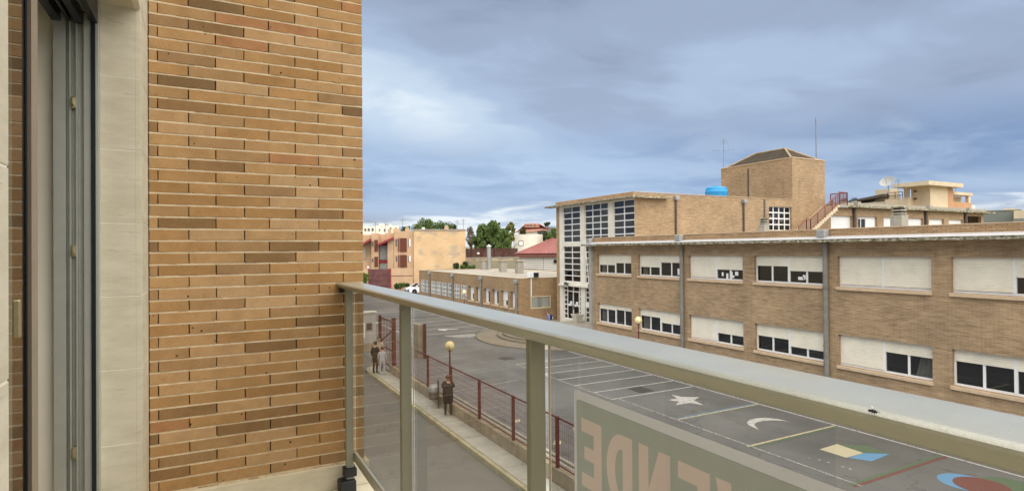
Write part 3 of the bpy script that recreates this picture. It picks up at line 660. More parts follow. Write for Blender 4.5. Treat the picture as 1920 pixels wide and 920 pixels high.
# fly resting on the handrail
p = at(1639, 772, 0.0); d = (f_ + r_*((1638-960)/FPX) - u_*((774-460)/FPX)); p = d*(-.1735/d.z)
fly = thing('fly', 'tiny dark winged fly resting on the edge of the handrail', 'insect', (p.x, p.y, p.z))
mb = MB(); mb.sphere(p+Vector((0, 0, .0022)), .0022, 10, (1, 1.5, .9)); mb.sphere(p+Vector((-.001, -.0035, .002)), .0013, 8); mb.sphere(p+Vector((.0007, .0038, .0018)), .0018, 8, (1, 1.5, .8)); mb.build('body', M['black_plastic'], fly, smooth=True)
for s in (-1, 1):
    MB().prism([p+Vector((0, .0005, .0036)), p+Vector((.003+.001*s, .002+s*.002, .0042)), p+Vector((.008, .005+s*.003, .005)), p+Vector((.0075, .0035+s*.0015, .0048))], (0, 0, .0002)).build('wing', M['gasket_white'], fly)
    for k in range(3): MB().tube([p+Vector((s*.001, -.002+k*.0018, .0018)), p+Vector((s*.0034, -.003+k*.0025, .0022)), p+Vector((s*.0048, -.0038+k*.003, 0))], .0003, 5).build('leg', M['black_plastic'], fly)

# ================================================================== SCHOOL: classroom wing (front)
XW = 23.48
wing = thing('classroom_wing', 'long two-storey tan brick classroom wing with cream roller shutters facing the yard', 'school building', (XW, 14, G))
PX = lambda x0: (lambda a, i, z: (x0+i, a, z))
PYf = lambda y0: (lambda a, i, z: (a, y0+i, z))
ZU0, ZU1, ZL0, ZL1 = -1.66, -.385, -4.965, -3.668
WY = [(28.59, 32.19), (24.30, 27.95), (20.04, 23.71), (15.79, 19.37), (11.58, 15.17), (7.38, 10.96), (3.1, 6.75)]
holes = [(a, b, ZU0, ZU1) for a, b in WY]+[(a, b, ZL0, ZL1) for a, b in WY]
mb = MB(); wall_holes(mb, PX(XW), -3, 32.6, G-.1, .45, holes, .24)
mb.quad((XW, -3, G-.1), (33, -3, G-.1), (33, -3, .45), (XW, -3, .45)); mb.quad((33, -3, G-.1), (33, 32.6, G-.1), (33, 32.6, .45), (33, -3, .45)); mb.quad((XW, 32.6, G-.1), (33, 32.6, G-.1), (33, 32.6, .45), (XW, 32.6, .45))
mb.build('wall', M['school_brick'], wing)
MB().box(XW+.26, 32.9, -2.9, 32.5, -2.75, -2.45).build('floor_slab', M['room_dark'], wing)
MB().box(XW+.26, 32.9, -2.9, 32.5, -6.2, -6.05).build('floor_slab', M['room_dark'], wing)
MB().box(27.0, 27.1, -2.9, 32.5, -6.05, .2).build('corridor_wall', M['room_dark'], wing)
MB().box(XW+.02, 32.98, -2.98, 32.58, .2, .3).build('roof_deck', M['roof_gravel'], wing)
# parapet of visible brick courses above the flashing
MB().box(XW-.06, XW+.14, -3, 32.66, .4505, .755).build('parapet', M['parapet_brick'], wing)
MB().box(XW-.085, XW+.165, -3, 32.68, .7555, .788).build('coping', M['sill_stone'], wing)
mb = MB(); mb.add([(XW-.62, -3.2, .215), (XW-.0005, -3.2, .215), (XW-.0005, -3.2, .335), (XW-.62, -3.2, .335), (XW-.62, 33.2, .215), (XW-.0005, 33.2, .215), (XW-.0005, 33.2, .335), (XW-.62, 33.2, .335)], [(0, 1, 2, 3), (4, 7, 6, 5), (0, 4, 5, 1), (1, 5, 6, 2), (2, 6, 7, 3), (3, 7, 4, 0)])
eave = mb.build('eave_slab', M['lichen_concrete'], wing)
mb = MB(); mb.prism([(XW-.635, -3.2, .337), (XW-.061, -3.2, .337), (XW-.061, -3.2, .475), (XW-.635, -3.2, .347)], (0, 36.4, 0)); mb.build('roof_flashing', M['flashing'], wing)
def downpipe(parent, x, y, wd, ztop, zbot, hop=True, mat='pipe_grey', nrm=(-1, 0), hz=.26):
    nx, ny = nrm; mb = MB(); n = 10; r = wd/2; c = (x+nx*r*.9, y+ny*r*.9)
    o = mb.tube([(c[0], c[1], zbot), (c[0], c[1], ztop)], r, n).build('downpipe', M[mat], parent, smooth=True)
    for z in (zbot+(ztop-zbot)*.32, zbot+(ztop-zbot)*.7): MB().tube([(c[0], c[1], z-.03), (c[0], c[1], z+.03)], r*1.18, n).build('pipe_collar', M[mat], o, smooth=True)
    return o
for y in (32.68, 24.12, 15.62, 7.06):
    downpipe(wing, XW, y, .23, .215, G)
    hp = MB().cbox(XW-.44, XW-.10, y-.19, y+.19, .41, .735, .02).build('hopper', M['zinc'], wing)
MB().box(XW-.24, XW-.001, 32.55, 32.86, G, .214).build('corner_pier', M['concrete'], wing)
def shutter_mesh(x, a, b, z0, z1):
    mb = MB(); p = .074; n = max(1, int(round((z1-z0)/p))); h = (z1-z0)/n
    for i in range(n):
        z = z0+i*h; mb.add([(x, a, z), (x, b, z), (x-.02, b, z+h*.22), (x-.02, a, z+h*.22), (x-.02, b, z+h*.86), (x-.02, a, z+h*.86), (x, b, z+h), (x, a, z+h)], [(0, 1, 2, 3), (3, 2, 4, 5), (5, 4, 6, 7)])
    mb.box(x-.028, x+.01, a, b, z0-.035, z0); return mb
def wing_window(par, x, a, b, z0, z1, sh, curtain=None, papers=()):
    """a<b along Y; sh = closed share of (far half, near half)"""
    xf = x+.20; fw = .055; m = (a+b)/2; mb = MB()
    mb.box(xf-.03, xf+.05, a, a+fw, z0, z1); mb.box(xf-.03, xf+.05, b-fw, b, z0, z1); mb.box(xf-.03, xf+.05, a+fw, b-fw, z0, z0+fw+.02); mb.box(xf-.03, xf+.05, a+fw, b-fw, z1-fw, z1); mb.box(xf-.045, xf+.05, m-.05, m+.05, z0+fw+.02, z1-fw)
    halves = [(a+fw, m-.05), (m+.05, b-fw)]
    for (p, q) in halves: mb.box(xf-.02, xf+.035, (p+q)/2-.04, (p+q)/2+.04, z0+fw+.02, z1-fw)
    wn = mb.build('window', M['white_pvc'], par)
    for hi, (p, q) in enumerate(halves):
        s = sh[1] if hi == 0 else sh[0]
        c = (p+q)/2
        for (g0, g1) in ((p, c-.04), (c+.04, q)):
            if s < .97: MB().quad((xf+.01, g0, z0+fw+.02), (xf+.01, g1, z0+fw+.02), (xf+.01, g1, z1-fw), (xf+.01, g0, z1-fw)).build('pane', M['window_glass'], wn)
        shutter_mesh(xf-.032, p-.01, q+.01, z1-.02-(z1-z0-fw-.09)*s, z1-.02).build('roller_shutter', M['shutter'], wn)
    MB().cbox(x-.09, xf+.02, a-.03, b+.03, z0-.135, z0-.004, .01).build('sill', M['sill_stone'], wn)
    if curtain:
        mb = MB(); y0, y1, top = curtain; n = 14; pts = []
        for i in range(n+1):
            t = i/n; pts.append((xf+.16+.03*math.sin(i*2.2), y0+(y1-y0)*t))
        for (p, q) in zip(pts[:-1], pts[1:]): mb.quad((p[0], p[1], z0), (q[0], q[1], z0), (q[0], y0+(q[1]-y0)*top, z1), (p[0], y0+(p[1]-y0)*top, z1))
        mb.build('curtain', M['curtain'], wn)
    for (y, z, w_, h_) in papers: MB().box(xf+.002, xf+.006, y-w_/2, y+w_/2, z0+z-h_/2, z0+z+h_/2).build('paper', M['white_pvc'], wn)
US = [(.56, .43), (.60, .34), (1, .60), (.38, .56), (1, 1), (1, .54), (.6, .8)]
LS = [(.27, .22), (.33, .56), (1, .62), (.45, .70), (1, .36), (.32, .36), (.5, .5)]
for i, (a, b) in enumerate(WY):
    wing_window(wing, XW, a, b, ZU0, ZU1, US[i], (b-.5, b-.1, 1) if i in (0, 1) else None,
                ((a+1.45, .3, .12, .2), (a+1.15, .2, .14, .3), (a+.9, .28, .18, .36), (a+.55, .36, .2, .2), (a+.75, .2, .1, .12)) if i == 2 else (((a+1.2, .26, .3, .14), (a+1.05, .32, .14, .2)) if i == 3 else (((a+.35, .33, .22, .36),) if i == 1 else ())))
    wing_window(wing, XW, a, b, ZL0, ZL1, LS[i], (b-.7, b-.08, 1) if i in (0, 1) else ((a+.05, a+.75, .55) if i == 4 else None))
# chimneys standing on the wing roof
def chimney(x, y, wd, zt, label):
    t = thing('roof_chimney', label, 'chimney', (x, y, .3), 'concrete chimneys on the wing roof'); h = wd/2; zb = .3
    MB().cbox(x-h, x+h, y-h, y+h, zb, zt-.42, .02).build('stack', M['concrete'], t)
    for k in range(3):
        z = zt-.40+k*.135; MB().cbox(x-h*.86, x+h*.86, y-h*.86, y+h*.86, z+.02, z+.08, .012).build('slat_ring', M['lichen_concrete'] if k == 2 else M['concrete'], t)
        MB().box(x-h*.6, x+h*.6, y-h*.6, y+h*.6, z-.045, z+.02).build('cowl_core', M['room_dark'], t)
chimney(26.5, 14.3, .50, 1.78, 'mossy concrete chimney with slatted cowl in front of the rear wing windows')
chimney(31.0, 24.8, .47, 1.90, 'mossy concrete chimney with slatted cowl beside the barred stair window')

# ================================================================== SCHOOL: entrance block with glazed front
XG, YS = 27.15, 32.62
ent = thing('entrance_block', 'three-storey brick entrance block with tall white-barred glazed front', 'school building', (30, 38, G))
cols = [(39.56, 42.17), (35.78, 38.93), (32.66, 35.14)]
hl = [(a, b, .60, 3.60) for a, b in cols]+[(a, b, -2.74, .25) for a, b in cols]+[(39.56, 42.17, -5.93, -3.13), (35.78, 38.93, -5.96, -3.13)]
mb = MB(); wall_holes(mb, PX(XG), YS+.012, 42.75, G-.1, 3.70, hl, .22); mb.build('glazed_front', M['white_render'], ent)
MB().box(XG-.05, XG+.3, 42.755, 43.15, G-.1, 3.69).build('corner_pier', M['school_brick'], ent)
mb = MB(); wall_holes(mb, PYf(YS), XG, 44.44, G-.1, 4.05, [(41.45, 44.30, 1.45, 3.46)], .3)
mb.quad((XG+.2, 43.1, G-.1), (48.8, 43.1, G-.1), (48.8, 43.1, 4.05), (XG+.2, 43.1, 4.05)); mb.quad((XG+.02, YS+.02, 3.72), (48.8, YS+.02, 3.72), (48.8, 43.08, 3.72), (XG+.02, 43.08, 3.72))
mb.build('brick_wall', M['school_brick'], ent)
MB().box(XG-.10, XG+.15, YS-.012, 43.14, 3.78, 4.09).build('parapet', M['school_brick'], ent)
MB().box(XG-.12, 44.43, YS-.04, YS+.18, 4.0905, 4.125).build('coping', M['sill_stone'], ent)
MB().box(XG-.12, XG+.17, YS+.181, 43.16, 4.0905, 4.125).build('coping', M['sill_stone'], ent)
MB().box(XG-.62, XG-.001, YS-.55, 44.2, 3.66, 3.775).build('eave_slab', M['lichen_concrete'], ent)
MB().box(XG, 30.15, YS-.55, YS-.013, 3.66, 3.774).build('eave_slab', M['lichen_concrete'], ent)
MB().box(XG-.64, XG-.101, YS-.57, 44.22, 3.7755, 3.80).build('roof_flashing', M['sill_stone'], ent)
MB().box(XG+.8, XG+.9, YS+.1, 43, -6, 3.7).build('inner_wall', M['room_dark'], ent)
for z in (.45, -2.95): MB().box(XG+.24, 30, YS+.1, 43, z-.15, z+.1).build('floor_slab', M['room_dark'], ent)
pane_me = {}
def bay(par, P, a0, a1, z0, z1, nc, nr, dep, bar=.075, name='window_bay', mat='window_glass'):
    mb = MB(); 
    def bx(p, q, g, h, d0=dep-.04, d1=dep+.04):
        A_, B_ = P(p, d0, g), P(q, d1, h); mb.box(A_[0], B_[0], A_[1], B_[1], A_[2], B_[2])
    for i in range(nc+1):
        a = a0+(a1-a0)*i/nc; bx(max(a0, a-bar/2), min(a1, a+bar/2), z0, z1)
    for j in range(nr+1):
        z = z0+(z1-z0)*j/nr
        for i in range(nc):
            p, q = a0+(a1-a0)*i/nc, a0+(a1-a0)*(i+1)/nc
            bx(p+bar/2, q-bar/2, max(z0, z-bar/2), min(z1, z+bar/2), dep-.036, dep+.036)
    o = mb.build(name, M['white_pvc'], par)
    for i in range(nc):
        for j in range(nr):
            p, q = a0+(a1-a0)*i/nc+.02, a0+(a1-a0)*(i+1)/nc-.02; g, h = z0+(z1-z0)*j/nr+.02, z0+(z1-z0)*(j+1)/nr-.02
            tl = random.uniform(-.012, .012); key = (round(q-p, 3), round(h-g, 3), round(tl, 2), P(0, 1, 0)[0] > P(0, 0, 0)[0], mat)
            c0 = P(p, dep, g)
            if key not in pane_me:
                pm = MB(); V_ = [Vector(P(p, dep, g)), Vector(P(q, dep, g)), Vector(P(q, dep+tl, h)), Vector(P(p, dep+tl, h))]
                pm.quad(*[v-Vector(c0) for v in V_]); pane_me[key] = mesh_of(pm, 'pane', M[mat])
            put('pane', pane_me[key], c0, o)
    return o
PG = PX(XG)
for (a, b), nc in zip(cols, (2, 3, 2)):
    bay(ent, PG, a, b, .60, 3.60, nc, 6, .12); bay(ent, PG, a, b, -2.74, .25, nc, 6, .12)
# entrance doors with side lights and transom
bay(ent, PG, 41.68, 42.17, -5.93, -3.13, 1, 7, .14); bay(ent, PG, 39.56, 39.90, -5.93, -3.13, 1, 7, .14)
bay(ent, PG, 39.90, 41.68, -3.56, -3.13, 2, 1, .14)
for a, b in ((39.91, 40.79), (40.80, 41.67)):
    dr = bay(ent, PG, a, b, -5.93, -3.565, 1, 2, .13, .10, 'entrance_door')
    y = b-.1 if a < 40 else a+.1
    MB().tube([(XG+.04, y, -5.1), (XG+.04, y, -4.7)], .025, 6).build('door_handle', M['black_plastic'], dr)
    for (dy, z, w_, h_) in ((.3, -4.55, .34, .30), (.55, -4.72, .22, .2)): MB().box(XG+.08, XG+.085, a+dy-w_/2, a+dy+w_/2, z-h_/2, z+h_/2).build('paper', M['white_pvc'], dr)
bo = bay(ent, PG, 35.78, 38.93, -5.96, -3.13, 3, 7, .14)
MB().box(XG+.02, XG+.06, 37.9, 38.85, -4.72, -4.35).build('notice_panel', M['white_pvc'], bo)
MB().box(XG-.25, XG-.002, 35.0, 42.6, -3.12, -2.98).build('canopy_lip', M['white_render'], ent)
for y in (41.15, 37.35):
    sp = MB().lathe((XG-.1, y, -2.88), [(.05, 0), (.06, .2), (.10, .32), (.19, .50), (.23, .56), (.20, .55), (.03, .25)], 14, (-.8, -.45 if y > 40 else .1, -.12)).build('horn_speaker', M['zinc'], ent, smooth=True)
MB().tube([(XG-.05, 38.75, .2), (XG-.09, 38.5, -.9), (XG-.05, 38.3, -2.85)], .03, 6).build('cable', M['white_pvc'], ent)
for y in (39.45, 37.7): pass
for x in (31.04, 38.33):
    downpipe(ent, x, YS, .16, 3.72, .4, nrm=(0, -1), mat='pipe_dark'); MB().cbox(x-.17, x+.17, YS-.3, YS-.02, 3.62, 3.92, .02).build('hopper', M['zinc'], ent)
MB().box(40.78, 40.98, YS-.02, YS-.0005, .4, 4.0).build('movement_joint', M['pipe_dark'], ent)
bo = bay(ent, PYf(YS), 41.45, 44.30, 1.45, 3.46, 4, 4, .2, .10, 'barred_window', 'window_glass')
for i in range(11):
    x = 41.8+random.uniform(0, 2.2); z = 1.7+random.uniform(0, 1.1); MB().box(x, x+random.uniform(.15, .4), YS+.27, YS+.275, z, z+random.uniform(.2, .4)).build('paper', M['white_pvc'], bo)
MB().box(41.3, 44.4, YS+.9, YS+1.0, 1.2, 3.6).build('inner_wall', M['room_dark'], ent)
# tower over the stairs
tow = thing('stair_tower', 'square brick stair tower with dark hipped tile roof above the entrance block', 'tower', (46.6, 36.5, G))
TX0, TX1, TY0, TY1, TZ = 44.44, 48.87, YS-.004, 40.4, 7.72
MB().box(TX0, TX1, TY0, TY1, G-.1, TZ).build('tower_wall', M['school_brick'], tow)
MB().box(TX0-.05, TX1+.05, TY0-.05, TY1+.05, TZ+.0005, TZ+.07).build('coping', M['sill_stone'], tow)
MB().box(TX0-.012, TX0-.0005, 37.1, 37.28, 3.75, TZ-.35).build('movement_joint', M['pipe_dark'], tow)
a0, a1, b0, b1 = TX0+.35, TX1-.35, TY0+.35, TY1-.35; xm = (a0+a1)/2; zt = 9.0; zr = TZ+.06; r1, r2 = TY0+2.35, TY1-2.2
roof = MB().add([(a0, b0, zr), (a1, b0, zr), (a1, b1, zr), (a0, b1, zr), (xm, r1, zt), (xm, r2, zt)], [(0, 1, 4), (1, 2, 5, 4), (2, 3, 5), (3, 0, 4, 5), (0, 3, 2, 1)]).build('hipped_roof', M['roof_tile'], tow)
tl = MB()
for k in range(13):      # courses of tiles as raised steps on the two seen slopes
    t0, t1 = k/13, (k+.8)/13
    def lerp(p, q, t): return tuple(p[i]+(q[i]-p[i])*t for i in range(3))
    for (A_, B_, C_, D_q) in (((a0, b0, zr), (a0, b1, zr), (xm, r1, zt), (xm, r2, zt)), ((a0, b0, zr), (a1, b0, zr), (xm, r1, zt), (xm, r1, zt))):
        p0, p1, q0, q1 = lerp(A_, C_, t0), lerp(B_, D_q, t0), lerp(A_, C_, t1), lerp(B_, D_q, t1)
        e = .045; tl.quad((p0[0], p0[1], p0[2]+e), (p1[0], p1[1], p1[2]+e), (q1[0], q1[1], q1[2]+.008), (q0[0], q0[1], q0[2]+.008)); tl.quad(p0, p1, (p1[0], p1[1], p1[2]+e), (p0[0], p0[1], p0[2]+e))
o = tl.build('tile_courses', M['roof_tile'], roof); o['kind'] = 'stuff'
for p, q in (((a0, b0, zr), (xm, r1, zt)), ((a1, b0, zr), (xm, r1, zt)), ((a0, b1, zr), (xm, r2, zt)), ((xm, r1, zt), (xm, r2, zt))): MB().tube([(p[0], p[1], p[2]+.05), (q[0], q[1], q[2]+.05)], .09, 6).build('ridge_tile', M['ridge_tile'], roof)
def yagi(px, ytop, ybot, d, label, sc=1.0, els=5, name='tv_antenna'):
    a, b = at(px, ytop, d), at(px, ybot, d); b = Vector((a.x, a.y, b.z)); t = thing(name, label, 'antenna', b)
    r = max(.014, d*.00034); MB().tube([b-Vector((0, 0, .3)), a], r, 6).build('mast', M['antenna_metal'], t)
    if els:
        h = a.z-(a.z-b.z)*.42; bx = Vector((.8, -.6, 0)).normalized()*sc; c = Vector((a.x, a.y, h)); MB().tube([c-bx, c+bx], r*.6, 5).build('boom', M['antenna_metal'], t)
        for k in range(els):
            q = c+bx*(-.9+1.8*k/(els-1)); e = Vector((.5, .85, 0))*.45*sc; MB().tube([q-e, q+e], r*.4, 4).build('rod', M['antenna_metal'], t)
        c2 = Vector((a.x, a.y, a.z-.15*sc))
        for k in range(4): MB().tube([c2+Vector((-.3*sc, .25*sc, -.12*sc*k)), c2+Vector((.3*sc, -.25*sc, -.12*sc*k))], r*.4, 4).build('rod', M['antenna_metal'], t)
    return t
yagi(1356.5, 259, 314, 56.6, 'television antenna with two cross booms at the left edge of the stair tower', 1.0)
t = thing('lightning_mast', 'thin tall lightning mast behind the stair tower roof', 'mast', at(1530, 299, 58)); a = at(1529.5, 220, 58); b = at(1529.5, 310, 58)
MB().tube([(a.x, a.y, b.z-1.2), (a.x, a.y, a.z-.5)], [.05, .03], 6).build('pole', M['antenna_metal'], t); MB().tube([(a.x, a.y, a.z-.5), (a.x, a.y, a.z)], [.07, .015], 6).build('tip', M['antenna_metal'], t)
# blue water tank
c = Vector((40.0, 36.9, 3.9)); t = thing('water_tank', 'bright blue round plastic water tank on the roof by the tower', 'water tank', c)
MB().lathe(c, [(.0, 0), (.94, 0), (.97, .12), (.97, .95), (.99, 1.0), (.99, 1.08), (.95, 1.13), (.90, 1.42), (.80, 1.50), (0, 1.56)], 28).build('shell', M['tank_blue'], t, smooth=True)
MB().lathe(c+Vector((0, 0, 1.5)), [(0.3, 0), (.3, .1), (0, .12)], 16).build('lid', M['tank_blue'], t, smooth=True)
for k in range(12):
    a = 2*math.pi*k/12; MB().obox(c+Vector((.955*math.cos(a), .955*math.sin(a), .55)), Vector((math.cos(a), math.sin(a), 0))*.025, Vector((-math.sin(a), math.cos(a), 0))*.05, (0, 0, .4)).build('rib', M['tank_blue'], t)

# ================================================================== SCHOOL: rear wing
rw = thing('rear_wing', 'rear brick school wing with white shuttered windows beyond the stair tower', 'school building', (62, 36, G))
RW = [(49.68, 52.84), (53.74, 56.78), (57.83, 60.9), (61.6, 64.75), (65.84, 68.71), (69.67, 72.61)]
mb = MB(); wall_holes(mb, PYf(YS), 48.88, 77.0, G-.1, 3.62, [(a, b, 1.4, 2.86) for a, b in RW]+[(73.3, 76.5, -2, 3.3)], .3)
mb.quad((77, YS, G), (77, YS+9, G), (77, YS+9, 3.62), (77, YS, 3.62)); mb.quad((48.88, YS+9, G), (77, YS+9, G), (77, YS+9, 3.62), (48.88, YS+9, 3.62)); mb.build('wall', M['school_brick'], rw)
MB().box(48.9, 77, YS+.1, YS+9, 3.62, 3.72).build('roof_deck', M['concrete'], rw)
MB().box(48.88, 78.2, YS-.62, YS+.5, 3.625, 3.80).build('eave_slab', M['lichen_concrete'], rw)
MB().box(49.4, 77.0, YS-.30, YS-.1, 3.8005, 4.08).build('parapet', M['concrete'], rw)
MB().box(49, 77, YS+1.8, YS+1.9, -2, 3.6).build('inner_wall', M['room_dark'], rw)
for i, (a, b) in enumerate(RW):
    mb = MB(); y = YS+.24; m = (a+b)/2
    for x0, x1 in ((a, a+.07), (m-.06, m+.06), (b-.07, b)): mb.box(x0, x1, y-.03, y+.04, 1.4, 2.86)
    wn = mb.build('window', M['white_pvc'], rw)
    for k, (p, q) in enumerate(((a+.07, m-.06), (m+.06, b-.07))):
        s = {1: (0.15, 1.0), 2: (.80, .45), 3: (1, .5)}.get(i, (1, 1))[k]; zb = 2.86-1.46*s
        MB().box(p, q, y-.02, y+.0, zb, 2.86).build('roller_shutter', M['white_pvc'], wn)
        if s < 1: MB().quad((p, y+.02, 1.4), (q, y+.02, 1.4), (q, y+.02, 2.86), (p, y+.02, 2.86)).build('pane', M['window_glass'], wn); MB().box((p+q)/2-.05, (p+q)/2+.05, y-.01, y+.018, 1.4, zb).build('stile', M['white_pvc'], wn)
for x in (53.0, 65.05, 72.85):
    downpipe(rw, x, YS, .3, 3.62, 0, nrm=(0, -1), mat='pipe_dark'); MB().cbox(x-.25, x+.25, YS-.6, YS-.305, 3.81, 4.16, .02).build('hopper', M['concrete'], rw)
# outside escape stair
st = thing('escape_stair', 'outdoor concrete stair with rust-red railing climbing along the tower', 'staircase', (46.5, 31.6, .3))
y0, y1 = 30.9, YS-.03; xa, za, xb, zb = 44.0, 1.05, 48.3, 3.62; ns = 14
mb = MB()
for k in range(ns):
    x = xa+(xb-xa)*k/ns; z = za+(zb-za)*(k+1)/ns; mb.box(x, xb+.0+.02, y0, y1, z-(zb-za)/ns+.001, z) if k == ns-1 else mb.box(x, x+(xb-xa)/ns*1.0, y0, y1, z-.34, z)
mb.build('flight', M['cream_trim'], st)
MB().box(48.32, 49.5, y0, y1, 3.45, 3.63).build('landing', M['concrete'], st)
def railrun(p, q, n, h=1.0):
    p, q = Vector(p), Vector(q); up_ = Vector((0, 0, h))
    MB().tube([p+up_, q+up_], .045, 6).build('top_rail', M['rust_red'], st); MB().tube([p+up_*.15, q+up_*.15], .022, 5).build('lower_rail', M['rust_red'], st)
    for k in range(n+1):
        c = p+(q-p)*k/n; MB().tube([c, c+up_], .035, 6).build('baluster_post', M['rust_red'], st)
    m_ = int((q-p).length/.14)
    bars = MB()
    for k in range(m_): c = p+(q-p)*(k+.5)/m_; bars.tube([c+up_*.15, c+up_], .02, 4)
    o = bars.build('balusters', M['mesh_red'], st); o['kind'] = 'stuff'
railrun((44.4, y0+.05, 1.35), (48.3, y0+.05, 3.66), 4); railrun((48.3, y0+.05, 3.66), (49.45, y0+.05, 3.66), 1, 1.1); railrun((49.45, y0+.05, 3.66), (49.45, y1-.1, 3.66), 1, 1.1)
railrun((42.9, y0+.05, .65), (43.9, y0+.05, 1.35), 1, 1.0); railrun((43.9, y0+.05, 1.35), (44.4, y0+.05, 1.35), 1, 1.0)

# ================================================================== SCHOOL: low annex
AX, AY, AZ = 23.9, 44.15, -2.52
an = thing('low_annex', 'low flat-roofed brick annex with a long row of narrow windows', 'school building', (29, 57, G))
AWs = [(70.46-1.888*k-1.40, 70.46-1.888*k) for k in range(14)]
mb = MB(); A_ = AWs[7][0]-.25
wall_holes(mb, PX(AX), A_, 71.3, G-.1, AZ, [(a, b, -5.2, -3.74) for a, b in AWs[:8]], .06)
wall_holes(mb, PX(AX), AY, A_, G-.1, AZ, [(a, b, -5.2, -3.74) for a, b in AWs[8:]], .34)
wall_holes(mb, PYf(AY), AX, 36.5, G-.1, AZ, [(25.02, 27.02, -5.2, -4.14)], .06)
mb.quad((AX, 71.3, G), (36.5, 71.3, G), (36.5, 71.3, AZ), (AX, 71.3, AZ)); mb.quad((36.5, AY, G), (36.5, 71.3, G), (36.5, 71.3, AZ), (36.5, AY, AZ)); mb.build('wall', M['annex_brick'], an)
MB().box(AX+.2, 36.4, AY+.2, 71.2, AZ-.16, AZ-.06).build('roof_deck', M['roof_gravel'], an)
MB().box(AX-.03, AX+.2, AY-.03, 71.33, AZ+.0005, AZ+.03).build('coping', M['cream_trim'], an); MB().box(AX+.201, 36.5, AY-.03, AY+.2, AZ+.0005, AZ+.03).build('coping', M['cream_trim'], an)
MB().box(AX+1.2, AX+1.3, AY+.2, 71, G, AZ-.2).build('inner_wall', M['room_dark'], an)
for i, (a, b) in enumerate(AWs):
    if i < 8:
        wn = bay(an, PX(AX), a, b, -5.2, -3.74, 3, 3, .02, .085, 'window')
        MB().box(AX+.08, AX+.09, a, b, -5.2, -3.74 if i != 6 else -3.74).build('blind', M['white_pvc'] if i in (2, 3, 6) else M['curtain'], wn)
    else:
        x = AX+.30; s = (.52, .46, .18, .12, .62, .35)[i-8]; mb = MB(); mb.box(x-.03, x+.04, a, a+.09, -5.2, -3.74); mb.box(x-.03, x+.04, b-.5, b, -5.2, -3.74); mb.box(x-.03, x+.04, a+.09, b-.5, -5.2, -5.08); wn = mb.build('window', M['white_pvc'], an)
        MB().box(x-.05, x-.031, a+.02, b-.02, -3.74-1.46*s, -3.74).build('roller_shutter', M['white_pvc'], wn)
        MB().quad((x+.01, a+.09, -5.08), (x+.01, b-.5, -5.08), (x+.01, b-.5, -3.74), (x+.01, a+.09, -3.74)).build('pane', M['window_glass'], wn)
        MB().cbox(AX-.08, AX+.26, a-.03, b+.03, -5.32, -5.204, .01).build('sill', M['sill_stone'], wn)
for y in (67.1, 59.6, 52.02, 44.6):
    downpipe(an, AX, y, .24, AZ-.3, G); MB().cbox(AX-.30, AX-.002, y-.2, y+.2, AZ-.42, AZ-.1, .02).build('hopper', M['zinc'], an)
mb = MB(); y = AY-.03
for x0, x1, z0, z1 in ((25.0, 27.04, -4.2, -4.12), (25.0, 27.04, -5.22, -5.12), (25.0, 25.09, -5.12, -4.2), (26.95, 27.04, -5.12, -4.2)): mb.box(x0, x1, y, AY+.04, z0, z1)
wn = mb.build('wide_window', M['cream_wall'], an); MB().quad((25.09, AY, -5.12), (26.95, AY, -5.12), (26.95, AY, -4.2), (25.09, AY, -4.2)).build('pane', M['clear_glass'], wn)
MB().box(25.1, 26.9, AY+.05, AY+.06, -5.15, -4.18).build('blind', M['curtain'], wn); MB().box(25.75, 26.2, AY+.045, AY+.0495, -5.15, -4.18).build('blind_gap', M['grey_shutter'], wn)
ac = thing('air_conditioner', 'white air conditioner with dark fan grille on the annex roof edge', 'air conditioner', (25.3, AY, -2.5))
MB().cbox(24.75, 25.75, AY-.18, AY+.2, -2.47, -2.0, .02).build('case', M['white_pvc'], ac); MB().box(25.22, 25.73, AY-.2, AY-.181, -2.45, -2.02).build('fan_grille', M['dark_frame'], ac)
MB().box(25.0, 25.08, AY-.10, AY-.002, -4.12, -2.471).build('conduit', M['white_pvc'], ac)
for (x, y, zt, lab, fl_) in ((30.3, 60.0, -1.25, 'middle concrete vent block on the annex roof', 0), (30.2, 55.8, -1.2, 'concrete vent block on the annex roof nearest the red-roofed shed', 0), (32.0, 68.9, -1.35, 'concrete vent block with a tall metal flue on the annex roof', 1)):
    t = thing('roof_vent', lab, 'vent', (x, y, AZ)); MB().cbox(x-.36, x+.36, y-.36, y+.36, AZ-.06, zt-.12, .02).build('block', M['concrete'], t); MB().cbox(x-.44, x+.44, y-.44, y+.44, zt-.12, zt, .02).build('cap', M['wall_concrete'], t)
    if fl_:
        MB().tube([(x+.5, y-.5, AZ-.06), (x+.5, y-.5, .35)], .27, 12).build('flue', M['zinc'], t, smooth=True); MB().lathe((x+.5, y-.5, .35), [(.30, 0), (.38, .12), (.02, .36)], 12).build('cowl', M['flashing'], t)

